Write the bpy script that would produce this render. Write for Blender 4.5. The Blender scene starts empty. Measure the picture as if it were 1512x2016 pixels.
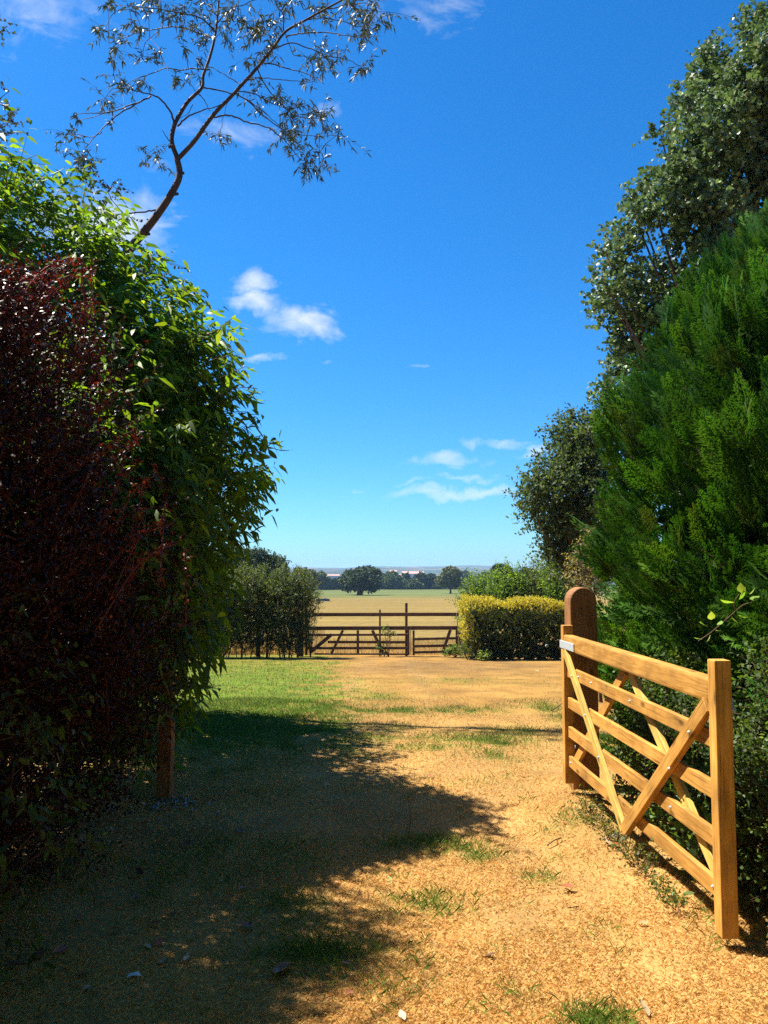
import bpy, bmesh, math
import numpy as np
from mathutils import Vector, Matrix

# ------------------------------------------------------------------ camera, world, sun, exposure
scene = bpy.context.scene
COL = scene.collection
F_PX, PITCH, EYE = 1580.0, math.radians(4.05), 1.6
cam_d = bpy.data.cameras.new('camera'); cam = bpy.data.objects.new('camera', cam_d); COL.objects.link(cam)
cam_d.sensor_fit = 'VERTICAL'; cam_d.sensor_height = 24.0; cam_d.lens = F_PX / 2016.0 * 24.0
cam_d.clip_start = 0.05; cam_d.clip_end = 30000
cam.location = (0, 0, EYE); cam.rotation_euler = (math.pi/2 + PITCH, 0, 0)
scene.camera = cam

SUN_EL = math.radians(58.5); SUN_AZ = math.atan2(-0.911, 0.411)          # azimuth from +Y towards +X
SDIR = Vector((math.sin(SUN_AZ)*math.cos(SUN_EL), math.cos(SUN_AZ)*math.cos(SUN_EL), math.sin(SUN_EL)))
sl = bpy.data.lights.new('sun', 'SUN'); sl.energy = 5.0; sl.angle = math.radians(0.53); sl.color = (1.0, 0.93, 0.82)
so = bpy.data.objects.new('sun', sl); COL.objects.link(so); so.rotation_euler = (-SDIR).to_track_quat('-Z', 'Y').to_euler()
so.location = (-20, 10, 30)

scene.view_settings.view_transform = 'Standard'; scene.view_settings.look = 'None'
scene.view_settings.exposure = 1.5; scene.view_settings.gamma = 1.0
scene.render.engine = 'CYCLES'
cy = scene.cycles
cy.max_bounces = 6; cy.diffuse_bounces = 3; cy.glossy_bounces = 2; cy.transmission_bounces = 3; cy.volume_bounces = 1
cy.transparent_max_bounces = 4; cy.use_denoising = False; cy.sample_clamp_indirect = 4.0

def ray(px, py):                                    # photograph pixel -> direction in the place
    u = (px-756.0)/F_PX; v = (1008.0-py)/F_PX
    return np.array([u, math.cos(PITCH)-v*math.sin(PITCH), math.sin(PITCH)+v*math.cos(PITCH)])
def P(px, py, d):
    r = ray(px, py); t = d/r[1]
    return np.array([r[0]*t, d, EYE+r[2]*t])

world = bpy.data.worlds.new('World'); scene.world = world; world.use_nodes = True
nt = world.node_tree; nt.nodes.clear()
def nn(t, typ, **kw):
    n = t.nodes.new(typ)
    for k, v in kw.items(): setattr(n, k, v)
    return n
def math_n(t, op, a, b=None, clamp=False):
    n = t.nodes.new('ShaderNodeMath'); n.operation = op; n.use_clamp = clamp
    for i, x in enumerate((a, b)):
        if x is None: continue
        if isinstance(x, (int, float)): n.inputs[i].default_value = x
        else: t.links.new(x, n.inputs[i])
    return n.outputs[0]
def dot_n(t, vec, c):
    n = t.nodes.new('ShaderNodeVectorMath'); n.operation = 'DOT_PRODUCT'
    t.links.new(vec, n.inputs[0]); n.inputs[1].default_value = tuple(c)
    return n.outputs['Value']
sky = nn(nt, 'ShaderNodeTexSky', sky_type='NISHITA', sun_disc=False)
sky.sun_elevation = SUN_EL; sky.sun_rotation = SUN_AZ; sky.altitude = 50; sky.air_density = 1.0; sky.dust_density = 0.35; sky.ozone_density = 2.0
hs = nn(nt, 'ShaderNodeHueSaturation'); hs.inputs['Saturation'].default_value = 1.12; hs.inputs['Value'].default_value = 1.0; hs.inputs['Hue'].default_value = 0.5
tn_ = nn(nt, 'ShaderNodeMix', data_type='RGBA', blend_type='MULTIPLY'); tn_.inputs['Factor'].default_value = 1.0; tn_.inputs['B'].default_value = (0.56, 0.97, 1.38, 1)
nt.links.new(sky.outputs[0], tn_.inputs['A']); nt.links.new(tn_.outputs['Result'], hs.inputs['Color'])
tc = nn(nt, 'ShaderNodeTexCoord'); DIRV = tc.outputs['Generated']
mp = nn(nt, 'ShaderNodeMapping'); mp.inputs['Scale'].default_value = (22, 22, 48); nt.links.new(DIRV, mp.inputs[0])
nz = nn(nt, 'ShaderNodeTexNoise'); nz.inputs['Scale'].default_value = 1.0; nz.inputs['Detail'].default_value = 7; nz.inputs['Roughness'].default_value = 0.62; nz.inputs['Distortion'].default_value = 0.9
nt.links.new(mp.outputs[0], nz.inputs['Vector'])
NOISE = nz.outputs[0]
wn = nn(nt, 'ShaderNodeTexNoise'); wn.inputs['Scale'].default_value = 16.0; wn.inputs['Detail'].default_value = 6; wn.inputs['Roughness'].default_value = 0.6; nt.links.new(DIRV, wn.inputs['Vector'])
ws = nn(nt, 'ShaderNodeVectorMath', operation='MULTIPLY_ADD'); nt.links.new(wn.outputs['Color'], ws.inputs[0]); ws.inputs[1].default_value = (.085, .085, .060); nt.links.new(DIRV, ws.inputs[2])
wsub = nn(nt, 'ShaderNodeVectorMath', operation='SUBTRACT'); nt.links.new(ws.outputs[0], wsub.inputs[0]); wsub.inputs[1].default_value = (.0425, .0425, .030)
DIRV = wsub.outputs[0]
clouds = [  # centre x, y, half width, half height (photograph pixels), strength: each becomes a fixed direction in the sky
 (488,555,48,30,.78),(503,597,56,30,.80),(592,636,88,36,.80),(505,706,58,13,.58),(640,712,36,9,.36),(832,730,56,9,.42),
 (880,905,90,22,.58),(985,870,74,14,.58),(1058,891,50,16,.60),(912,939,70,10,.58),(905,972,150,19,.68),(815,950,80,11,.50),(705,957,28,7,.40),
 (200,450,135,72,.80),(640,212,56,24,.50),(450,268,150,44,.46),(90,38,140,66,.50),(850,24,170,50,.41),(880,978,60,22,.36),(300,330,80,40,.38)]
acc = None
for (cx, cy_, a, b, s) in clouds:
    c = ray(cx, cy_); c = c/np.linalg.norm(c)
    tx = ray(cx+1, cy_); tx = tx/np.linalg.norm(tx)-c; tx = tx-c*np.dot(tx, c); tx /= np.linalg.norm(tx)
    ty = np.cross(c, tx)
    k = F_PX
    dc = math_n(nt, 'MAXIMUM', dot_n(nt, DIRV, c), 0.05)
    u = math_n(nt, 'DIVIDE', dot_n(nt, DIRV, tx*k/a), dc); v = math_n(nt, 'DIVIDE', dot_n(nt, DIRV, ty*k/b), dc)
    r2 = math_n(nt, 'ADD', math_n(nt, 'MULTIPLY', u, u), math_n(nt, 'MULTIPLY', v, v))
    g = math_n(nt, 'MULTIPLY', math_n(nt, 'EXPONENT', math_n(nt, 'MULTIPLY', r2, -0.8)), s)
    acc = g if acc is None else math_n(nt, 'MAXIMUM', acc, g)
nz2 = math_n(nt, 'MULTIPLY', math_n(nt, 'SUBTRACT', NOISE, 0.36), 3.4, clamp=True)
cm = math_n(nt, 'MULTIPLY', math_n(nt, 'SUBTRACT', math_n(nt, 'MULTIPLY', acc, 1.52), math_n(nt, 'MULTIPLY', math_n(nt, 'SUBTRACT', 1.0, NOISE), 1.0)), 1.15, clamp=True)
cm = math_n(nt, 'MULTIPLY', math_n(nt, 'POWER', math_n(nt, 'MAXIMUM', cm, 0.0), 1.2), 0.92, clamp=True)
mixc = nn(nt, 'ShaderNodeMix', data_type='RGBA'); nt.links.new(cm, mixc.inputs['Factor'])
nt.links.new(hs.outputs[0], mixc.inputs['A']); mixc.inputs['B'].default_value = (7.0, 7.5, 8.0, 1)
bg = nn(nt, 'ShaderNodeBackground'); bg.inputs['Strength'].default_value = 0.05
nt.links.new(mixc.outputs['Result'], bg.inputs['Color'])
wo = nn(nt, 'ShaderNodeOutputWorld'); nt.links.new(bg.outputs[0], wo.inputs['Surface'])

# ------------------------------------------------------------------ helpers
def rngf(s): return np.random.default_rng(s)
def tag(o, label=None, cat=None, group=None, kind=None):
    if label: o['label'] = label
    if cat: o['category'] = cat
    if group: o['group'] = group
    if kind: o['kind'] = kind
    return o
def empty(name, loc, label, cat, group=None):
    o = bpy.data.objects.new(name, None); COL.objects.link(o); o.location = tuple(float(v) for v in loc); o.empty_display_size = 0.2
    return tag(o, label, cat, group)
def wloc(o):
    v = Vector((0, 0, 0))
    while o is not None: v += o.location; o = o.parent
    return np.array(v)
def norm(a):
    return a/np.maximum(np.linalg.norm(a, axis=-1, keepdims=True), 1e-9)
class MB:
    def __init__(s): s.v = []; s.t = []; s.c = []; s.n = 0
    def add(s, v, t, c=(1, 1, 1)):
        v = np.asarray(v, float).reshape(-1, 3); t = np.asarray(t, int).reshape(-1, 3)
        c = np.asarray(c, float)
        if c.ndim == 1: c = np.tile(c, (len(v), 1))
        s.v.append(v); s.t.append(t+s.n); s.c.append(c); s.n += len(v)
    def mesh(s, name, off=(0, 0, 0), smooth=False):
        v = np.concatenate(s.v)-np.asarray(off); t = np.concatenate(s.t); c = np.concatenate(s.c)
        me = bpy.data.meshes.new(name)
        me.vertices.add(len(v)); me.vertices.foreach_set('co', v.astype(np.float32).ravel())
        me.loops.add(len(t)*3); me.loops.foreach_set('vertex_index', t.astype(np.int32).ravel())
        me.polygons.add(len(t)); me.polygons.foreach_set('loop_start', np.arange(0, len(t)*3, 3, dtype=np.int32))
        if smooth: me.polygons.foreach_set('use_smooth', np.ones(len(t), bool))
        a = me.attributes.new('col', 'FLOAT_COLOR', 'POINT')
        a.data.foreach_set('color', np.concatenate([c, np.ones((len(c), 1))], 1).astype(np.float32).ravel())
        me.update(calc_edges=True)
        return me
    def build(s, name, mat, parent=None, kind=None, smooth=False, off=None):
        w = wloc(parent) if parent is not None else (np.zeros(3) if off is None else np.asarray(off, float))
        me = s.mesh(name, w, smooth); me.materials.append(mat)
        o = bpy.data.objects.new(name, me); COL.objects.link(o)
        if parent is not None: o.parent = parent
        elif off is not None: o.location = tuple(float(x) for x in w)
        if kind: o['kind'] = kind
        return o
def tube(mb, pts, rad, sides=6, col=(1, 1, 1), cap=True):
    pts = np.asarray(pts, float); n = len(pts); rad = np.broadcast_to(np.asarray(rad, float), (n,))
    tg = np.gradient(pts, axis=0); tg = norm(tg)
    ref = np.array([0.31, 0.2, 0.93]) if abs(tg[0][2]) < 0.8 else np.array([0.95, 0.3, 0.05])
    u = norm(np.cross(tg, ref)); w = np.cross(tg, u)
    a = np.linspace(0, 2*math.pi, sides, endpoint=False)
    ring = pts[:, None, :]+rad[:, None, None]*(np.cos(a)[None, :, None]*u[:, None, :]+np.sin(a)[None, :, None]*w[:, None, :])
    v = ring.reshape(-1, 3); t = []
    for i in range(n-1):
        for j in range(sides):
            p, q = i*sides+j, i*sides+(j+1) % sides
            t += [(p, q, q+sides), (p, q+sides, p+sides)]
    if cap:
        v = np.vstack([v, pts[-1]+tg[-1]*rad[-1]*0.5]); k = len(v)-1
        for j in range(sides): t.append(((n-1)*sides+j, (n-1)*sides+(j+1) % sides, k))
    mb.add(v, t, col)
def smooth_path(p, n=6):
    p = np.asarray(p, float)
    if len(p) < 3: return np.array([p[0]+(p[-1]-p[0])*t for t in np.linspace(0, 1, n+1)])
    q = np.vstack([2*p[0]-p[1], p, 2*p[-1]-p[-2]]); out = []
    for i in range(1, len(q)-2):
        for t in np.linspace(0, 1, n, endpoint=False):
            a, b, c, d = q[i-1], q[i], q[i+1], q[i+2]
            out.append(0.5*((2*b)+(-a+c)*t+(2*a-5*b+4*c-d)*t*t+(-a+3*b-3*c+d)*t**3))
    out.append(p[-1]); return np.array(out)
_H = rngf(99).random((256, 256))
def vnoise(x, y):
    xi = np.floor(x).astype(int); yi = np.floor(y).astype(int); fx = x-xi; fy = y-yi
    fx = fx*fx*(3-2*fx); fy = fy*fy*(3-2*fy)
    h = lambda i, j: _H[i & 255, j & 255]
    return (h(xi, yi)*(1-fx)+h(xi+1, yi)*fx)*(1-fy)+(h(xi, yi+1)*(1-fx)+h(xi+1, yi+1)*fx)*fy
def fbm(x, y, o=4):
    r = 0; a = 0.5; s = 0
    for k in range(o): r = r+a*vnoise(x*2**k+17.3*k, y*2**k+5.1*k); s += a; a *= 0.5
    return r/s

# ------------------------------------------------------------------ materials
def mat_base(name):
    m = bpy.data.materials.new(name); m.use_nodes = True; t = m.node_tree; t.nodes.clear()
    return m, t, nn(t, 'ShaderNodeOutputMaterial')
def leaf_mat(name, transl=0.3, rough=0.45, spec=0.4, tint=(1.5, 1.4, 0.5)):
    m, t, out = mat_base(name)
    at = nn(t, 'ShaderNodeAttribute', attribute_name='col')
    pb = nn(t, 'ShaderNodeBsdfPrincipled'); pb.inputs['Roughness'].default_value = rough; pb.inputs['Specular IOR Level'].default_value = spec
    t.links.new(at.outputs['Color'], pb.inputs['Base Color'])
    mu = nn(t, 'ShaderNodeMix', data_type='RGBA', blend_type='MULTIPLY'); mu.inputs['Factor'].default_value = 1
    t.links.new(at.outputs['Color'], mu.inputs['A']); mu.inputs['B'].default_value = (*tint, 1)
    tr = nn(t, 'ShaderNodeBsdfTranslucent'); t.links.new(mu.outputs['Result'], tr.inputs['Color'])
    mx = nn(t, 'ShaderNodeMixShader'); mx.inputs[0].default_value = transl
    t.links.new(pb.outputs[0], mx.inputs[1]); t.links.new(tr.outputs[0], mx.inputs[2]); t.links.new(mx.outputs[0], out.inputs[0])
    return m
def wood_mat(name, c1, c2, c3, rough=0.68, grain=22.0, bump=0.4, spec=0.22):
    m, t, out = mat_base(name)
    tcn = nn(t, 'ShaderNodeTexCoord'); oi = nn(t, 'ShaderNodeObjectInfo')
    off = nn(t, 'ShaderNodeVectorMath', operation='MULTIPLY_ADD')
    cx = nn(t, 'ShaderNodeCombineXYZ')
    for k in range(3): t.links.new(oi.outputs['Random'], cx.inputs[k])
    t.links.new(cx.outputs[0], off.inputs[0]); off.inputs[1].default_value = (7, 5, 3); t.links.new(tcn.outputs['Object'], off.inputs[2])
    mpn = nn(t, 'ShaderNodeMapping'); mpn.inputs['Scale'].default_value = (1.6, grain, grain); t.links.new(off.outputs[0], mpn.inputs[0])
    n1 = nn(t, 'ShaderNodeTexNoise'); n1.inputs['Scale'].default_value = 2.2; n1.inputs['Detail'].default_value = 6; n1.inputs['Distortion'].default_value = 1.2
    t.links.new(mpn.outputs[0], n1.inputs['Vector'])
    n2 = nn(t, 'ShaderNodeTexNoise'); n2.inputs['Scale'].default_value = 5.0; n2.inputs['Detail'].default_value = 4; t.links.new(off.outputs[0], n2.inputs['Vector'])
    cr = nn(t, 'ShaderNodeValToRGB'); e = cr.color_ramp.elements
    e[0].position = 0.3; e[0].color = (*c1, 1); e[1].position = 0.72; e[1].color = (*c3, 1); k = e.new(0.5); k.color = (*c2, 1)
    t.links.new(n1.outputs[0], cr.inputs[0])
    vo = nn(t, 'ShaderNodeTexVoronoi'); vo.inputs['Scale'].default_value = 1.0
    mp2 = nn(t, 'ShaderNodeMapping'); mp2.inputs['Scale'].default_value = (4.2, 10, 10); t.links.new(off.outputs[0], mp2.inputs[0]); t.links.new(mp2.outputs[0], vo.inputs['Vector'])
    kn = nn(t, 'ShaderNodeMapRange'); kn.inputs['From Min'].default_value = 0.07; kn.inputs['From Max'].default_value = 0.20; kn.inputs['To Min'].default_value = 0.35; kn.inputs['To Max'].default_value = 1.0
    t.links.new(vo.outputs['Distance'], kn.inputs['Value'])
    ti = nn(t, 'ShaderNodeMapRange'); ti.inputs['From Min'].default_value = 0.3; ti.inputs['From Max'].default_value = 0.7; ti.inputs['To Min'].default_value = 0.62; ti.inputs['To Max'].default_value = 1.15
    t.links.new(n2.outputs[0], ti.inputs['Value'])
    mp3 = nn(t, 'ShaderNodeMapping'); mp3.inputs['Scale'].default_value = (2.2, 75, 75); t.links.new(off.outputs[0], mp3.inputs[0])
    n3 = nn(t, 'ShaderNodeTexNoise'); n3.inputs['Scale'].default_value = 1.6; n3.inputs['Detail'].default_value = 3; t.links.new(mp3.outputs[0], n3.inputs['Vector'])
    ck = nn(t, 'ShaderNodeMapRange'); ck.inputs['From Min'].default_value = 0.30; ck.inputs['From Max'].default_value = 0.42; ck.inputs['To Min'].default_value = 0.5; ck.inputs['To Max'].default_value = 1.0; t.links.new(n3.outputs[0], ck.inputs['Value'])
    mm = math_n(t, 'MULTIPLY', math_n(t, 'MULTIPLY', kn.outputs[0], ti.outputs[0]), ck.outputs[0])
    rnd = nn(t, 'ShaderNodeMapRange'); rnd.inputs['To Min'].default_value = 0.85; rnd.inputs['To Max'].default_value = 1.12; t.links.new(oi.outputs['Random'], rnd.inputs['Value'])
    mm = math_n(t, 'MULTIPLY', mm, rnd.outputs[0])
    mu = nn(t, 'ShaderNodeVectorMath', operation='SCALE'); t.links.new(cr.outputs[0], mu.inputs[0]); t.links.new(mm, mu.inputs['Scale'])
    pb = nn(t, 'ShaderNodeBsdfPrincipled'); pb.inputs['Roughness'].default_value = rough; pb.inputs['Specular IOR Level'].default_value = spec
    t.links.new(mu.outputs[0], pb.inputs['Base Color'])
    bp = nn(t, 'ShaderNodeBump'); bp.inputs['Strength'].default_value = bump; bp.inputs['Distance'].default_value = 0.004; t.links.new(n1.outputs[0], bp.inputs['Height']); t.links.new(bp.outputs[0], pb.inputs['Normal'])
    t.links.new(pb.outputs[0], out.inputs[0]); return m
def plain_mat(name, c, rough=0.6, metal=0.0, var=0.25, scale=20.0, attr=False, bump=0.0, spec=0.3):
    m, t, out = mat_base(name)
    pb = nn(t, 'ShaderNodeBsdfPrincipled'); pb.inputs['Roughness'].default_value = rough; pb.inputs['Metallic'].default_value = metal; pb.inputs['Specular IOR Level'].default_value = spec
    tcn = nn(t, 'ShaderNodeTexCoord'); n1 = nn(t, 'ShaderNodeTexNoise'); n1.inputs['Scale'].default_value = scale; n1.inputs['Detail'].default_value = 6
    t.links.new(tcn.outputs['Object'], n1.inputs['Vector'])
    mr = nn(t, 'ShaderNodeMapRange'); mr.inputs['From Min'].default_value = 0.25; mr.inputs['From Max'].default_value = 0.75; mr.inputs['To Min'].default_value = 1-var; mr.inputs['To Max'].default_value = 1+var
    t.links.new(n1.outputs[0], mr.inputs['Value'])
    mu = nn(t, 'ShaderNodeVectorMath', operation='SCALE'); t.links.new(mr.outputs[0], mu.inputs['Scale'])
    if attr:
        at = nn(t, 'ShaderNodeAttribute', attribute_name='col'); t.links.new(at.outputs['Color'], mu.inputs[0])
    else: mu.inputs[0].default_value = c
    t.links.new(mu.outputs[0], pb.inputs['Base Color'])
    if bump:
        bp = nn(t, 'ShaderNodeBump'); bp.inputs['Strength'].default_value = bump; bp.inputs['Distance'].default_value = 0.02; t.links.new(n1.outputs[0], bp.inputs['Height']); t.links.new(bp.outputs[0], pb.inputs['Normal'])
    t.links.new(pb.outputs[0], out.inputs[0]); return m
M = {}
M['leaf'] = leaf_mat('leaf_green', 0.48, 0.5, 0.25)
M['leaf_gloss'] = leaf_mat('leaf_glossy', 0.28, 0.45, 0.35, (1.1, 1.15, .75))
M['leaf_red'] = leaf_mat('leaf_red', 0.16, 0.42, 0.22, (1.5, 0.6, 0.4))
M['leaf_gum'] = leaf_mat('leaf_gum', 0.15, 0.5, 0.4, (1.1, 1.1, 0.6))
M['conifer'] = leaf_mat('conifer_spray', 0.26, 0.55, 0.2, (1.12, 1.2, 0.4))
M['far_leaf'] = leaf_mat('far_leaf', 0.15, 0.6, 0.2)
M['straw'] = leaf_mat('straw', 0.42, 0.6, 0.2, (1.0, 0.95, 0.8))
M['dead_leaf'] = leaf_mat('dead_leaf', 0.15, 0.5, 0.35, (1.2, 0.8, 0.5))
M['gate_wood'] = wood_mat('gate_wood', (.36, .165, .028), (.47, .235, .048), (.54, .29, .072))
M['brace_wood'] = wood_mat('brace_wood', (.44, .28, .055), (.52, .36, .085), (.58, .42, .12))
M['post_wood'] = wood_mat('post_wood', (.20, .085, .025), (.27, .12, .037), (.32, .15, .05))
M['old_wood'] = wood_mat('old_wood', (.10, .052, .030), (.15, .078, .044), (.20, .11, .065), 0.8, 18, 0.5, 0.15)
M['pale_wood'] = wood_mat('pale_wood', (.34, .21, .11), (.42, .27, .15), (.48, .32, .18), 0.8, 18, 0.5, 0.15)
M['bark'] = plain_mat('bark', (.10, .065, .045), 0.85, 0, 0.45, 14, bump=0.6, spec=0.1)
M['gum_bark'] = plain_mat('gum_bark', (.042, .027, .021), 0.7, 0, 0.45, 9, bump=0.4, spec=0.2)
M['stem'] = plain_mat('stem', (.12, .075, .045), 0.8, 0, 0.3, 30, spec=0.1)
M['red_stem'] = plain_mat('red_stem', (.13, .035, .025), 0.7, 0, 0.3, 30, spec=0.2)
M['zinc'] = plain_mat('galvanised_steel', (.50, .53, .56), 0.45, 0.35, 0.2, 60)
M['stone'] = plain_mat('stone', (.42, .38, .33), 0.85, 0, 0.3, 25, bump=0.5)
M['ash'] = plain_mat('ash_grey', (.34, .37, .42), 0.9, 0, 0.4, 40, bump=0.4)
M['white'] = plain_mat('white_scrap', (.62, .61, .58), 0.6, 0, 0.05, 30)
M['string'] = plain_mat('green_string', (.10, .45, .22), 0.5, 0, 0.1, 30)

# ------------------------------------------------------------------ ground
GY = np.array([-60, 3.5, 6.5, 10, 18, 27, 60, 120, 220, 340, 600, 1200, 2500, 12000.])
GZ = np.array([0, 0, -.045, -.25, -.745, -1.32, -2.5, -3.9, -5.64, -6.9, -13, -26, -34, -45.])
def gz(y): return np.interp(y, GY, GZ)
def ground(px, py):
    d = 2.0
    for _ in range(4000):
        p = P(px, py, d)
        if p[2] <= gz(d): break
        d *= 1.004
    return np.array([p[0], d, gz(d)])
PATCH = []
for (px, py, rx, ry, w) in [(850,1665,75,15,1.0),(950,1685,40,12,.8),(1070,1724,55,16,.6),(865,1782,55,12,.7),(600,1885,100,34,.8),(560,1800,100,45,.35),(1095,1405,35,25,.55),
        (800,1400,70,9,.75),(900,1398,80,7,.7),(960,1462,100,18,.65),(740,1432,70,10,.6),(860,1475,70,10,.5),(730,1372,60,9,.7),(980,1490,40,10,.5),(1170,2010,60,14,.5),(640,1395,60,9,.8),
        (700,1340,60,8,.4),(1080,1640,40,10,.25),(1150,1620,60,20,.35),(1110,1700,60,12,.3),(900,1340,120,7,.3),(1020,1440,60,8,.4),(420,1700,140,50,.35),(400,1480,150,40,.4)]:
    c = ground(px, py); r1 = abs(ground(px+rx, py)[0]-c[0]); r2 = max(0.1, abs(ground(px, py-ry)[1]-ground(px, py+ry)[1])*0.5)
    PATCH.append((c[0], c[1], r1, r2, w))
def greenness(x, y):
    n = fbm(x*1.3+3, y*1.3+9, 4)-0.5; n2 = fbm(x*6+1, y*6+7, 3)-0.5
    edge = -0.075*y+0.25+1.3*n
    lawn = 1/(1+np.exp(np.clip((x-edge-2.2*n2+.15)*5.0, -50, 50)))*np.clip((y-6.6)/2.5, 0, 1)*np.clip((31-y)/2, 0, 1)
    g = lawn*(0.95+0.9*n2)*(1.0-0.3*np.clip((y-18)/6, 0, 1))
    for (cx, cy_, a, b, w) in PATCH:
        r = ((x-cx)/a)**2+((y-cy_)/b)**2
        g = np.maximum(g, w*np.exp(-r*0.9)*np.clip(0.75+2.6*n2+1.2*n, 0, 1.3))
    g = g+0.22*np.clip(n2*2.2+n*1.5-0.25, 0, 1)*(y < 27)
    return np.clip(g, 0, 1)
BP = ground(860, 1312)
def brownness(x, y):
    n = fbm(x*0.8+30, y*0.8+2, 4)-0.5
    b = np.exp(-((x-BP[0])/2.6)**2-((y-BP[1])/3.2)**2)*(0.9+n)
    return np.clip(b+np.clip(n*2.2-0.15, 0, 0.7), 0, 1)
def ground_col(x, y, rng=None):
    g = greenness(x, y)[:, None]; b = brownness(x, y)[:, None]
    n = fbm(x*3+8, y*3+4, 3)[:, None]
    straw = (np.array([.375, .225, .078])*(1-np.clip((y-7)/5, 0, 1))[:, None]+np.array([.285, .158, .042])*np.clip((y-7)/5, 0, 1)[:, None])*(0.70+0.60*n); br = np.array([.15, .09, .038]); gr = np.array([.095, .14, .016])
    tr = (np.exp(-((x-.72-.05*np.sin(y*.8))/.20)**2)+np.exp(-((x+.55-.05*np.sin(y*.7))/.20)**2))*np.clip(.2+1.3*fbm(x*1.1+60, y*.5+3, 3)-.35, 0, 1)*(y < 26)
    straw = straw*(1-.30*tr[:, None])+np.array([.27, .18, .095])*.30*tr[:, None]
    near = straw*(1-b*0.75)+br*b*0.75
    near = near*(1-g)+gr*(0.8+0.5*n)*g
    # field beyond the gate: ripe gold nearer, greener towards the far edge
    f = np.clip((y-27.5)/3, 0, 1)[:, None]; k = np.clip((y-(160+50*(fbm(x*.012+4, y*.012, 3)-.5)+.10*x))/45, 0, 1)[:, None]
    big = (.5*fbm(x*.05+2, y*.02+5, 4)+.5*fbm(x*.03+9, y*.35+2, 3))[:, None]
    fc = (np.array([.20, .142, .042])*(1-k)+np.array([.105, .125, .040])*k)*(0.62+0.75*big)
    far = np.clip((y-420)/200, 0, 1)[:, None]
    fl = fbm(x*.004+1, y*.003+5, 3)[:, None]
    fcl = np.where(fl > 0.56, np.array([.17, .13, .06]), np.array([.055, .075, .022]))
    fc = fc*(1-far)+fcl*far
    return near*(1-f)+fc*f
xs = np.concatenate([-np.geomspace(3.6, 9000, 60)[::-1], np.arange(-3.5, 3.51, 0.07), np.geomspace(3.6, 9000, 60)])
ys = np.concatenate([-np.geomspace(2.1, 3000, 20)[::-1], np.arange(-2, 2, .4), np.arange(2, 9, .07), np.arange(9, 30, .2), np.geomspace(30.3, 11000, 170)])
X, Y = np.meshgrid(xs, ys); Z = gz(Y)+(fbm(X*1.7, Y*1.7, 3)-0.5)*0.05*(np.abs(X) < 8)
Z = np.where(Y > 40, Z+(fbm(X*.01+7, Y*.01, 3)-.5)*np.clip((Y-40)/150, 0, 1)*1.2*np.clip((450-Y)/100, 0, 1), Z)
mb = MB(); V = np.stack([X, Y, Z], -1).reshape(-1, 3); nx = len(xs); ny = len(ys)
I = (np.arange(ny-1)[:, None]*nx+np.arange(nx-1)[None]).ravel()
mb.add(V, np.concatenate([np.stack([I, I+1, I+nx+1], 1), np.stack([I, I+nx+1, I+nx], 1)]), ground_col(V[:, 0], V[:, 1]))
gm, t, out = mat_base('dry_ground')
at = nn(t, 'ShaderNodeAttribute', attribute_name='col'); tcn = nn(t, 'ShaderNodeTexCoord')
mpn = nn(t, 'ShaderNodeMapping'); mpn.inputs['Scale'].default_value = (1, 0.8, 1); t.links.new(tcn.outputs['Object'], mpn.inputs[0])
n1 = nn(t, 'ShaderNodeTexNoise'); n1.inputs['Scale'].default_value = 190; n1.inputs['Detail'].default_value = 8; n1.inputs['Roughness'].default_value = 0.7; t.links.new(mpn.outputs[0], n1.inputs['Vector'])
n2 = nn(t, 'ShaderNodeTexNoise'); n2.inputs['Scale'].default_value = 1.3; n2.inputs['Detail'].default_value = 9; n2.inputs['Roughness'].default_value = 0.65; t.links.new(mpn.outputs[0], n2.inputs['Vector'])
a1 = nn(t, 'ShaderNodeMapRange'); a1.inputs['From Min'].default_value = .3; a1.inputs['From Max'].default_value = .7; a1.inputs['To Min'].default_value = .62; a1.inputs['To Max'].default_value = 1.25; t.links.new(n1.outputs[0], a1.inputs['Value'])
a2 = nn(t, 'ShaderNodeMapRange'); a2.inputs['From Min'].default_value = .3; a2.inputs['From Max'].default_value = .7; a2.inputs['To Min'].default_value = .7; a2.inputs['To Max'].default_value = 1.2; t.links.new(n2.outputs[0], a2.inputs['Value'])
mu = nn(t, 'ShaderNodeVectorMath', operation='SCALE'); t.links.new(at.outputs['Color'], mu.inputs[0]); t.links.new(math_n(t, 'MULTIPLY', a1.outputs[0], a2.outputs[0]), mu.inputs['Scale'])
pb = nn(t, 'ShaderNodeBsdfPrincipled'); pb.inputs['Roughness'].default_value = 0.95; pb.inputs['Specular IOR Level'].default_value = 0.05; t.links.new(mu.outputs[0], pb.inputs['Base Color'])
bp = nn(t, 'ShaderNodeBump'); bp.inputs['Strength'].default_value = 0.5; bp.inputs['Distance'].default_value = 0.012; t.links.new(n1.outputs[0], bp.inputs['Height']); t.links.new(bp.outputs[0], pb.inputs['Normal'])
t.links.new(pb.outputs[0], out.inputs[0])
tag(mb.build('ground', gm, smooth=True), 'dry straw coloured lawn and field sloping away to the horizon', kind='structure')

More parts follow.
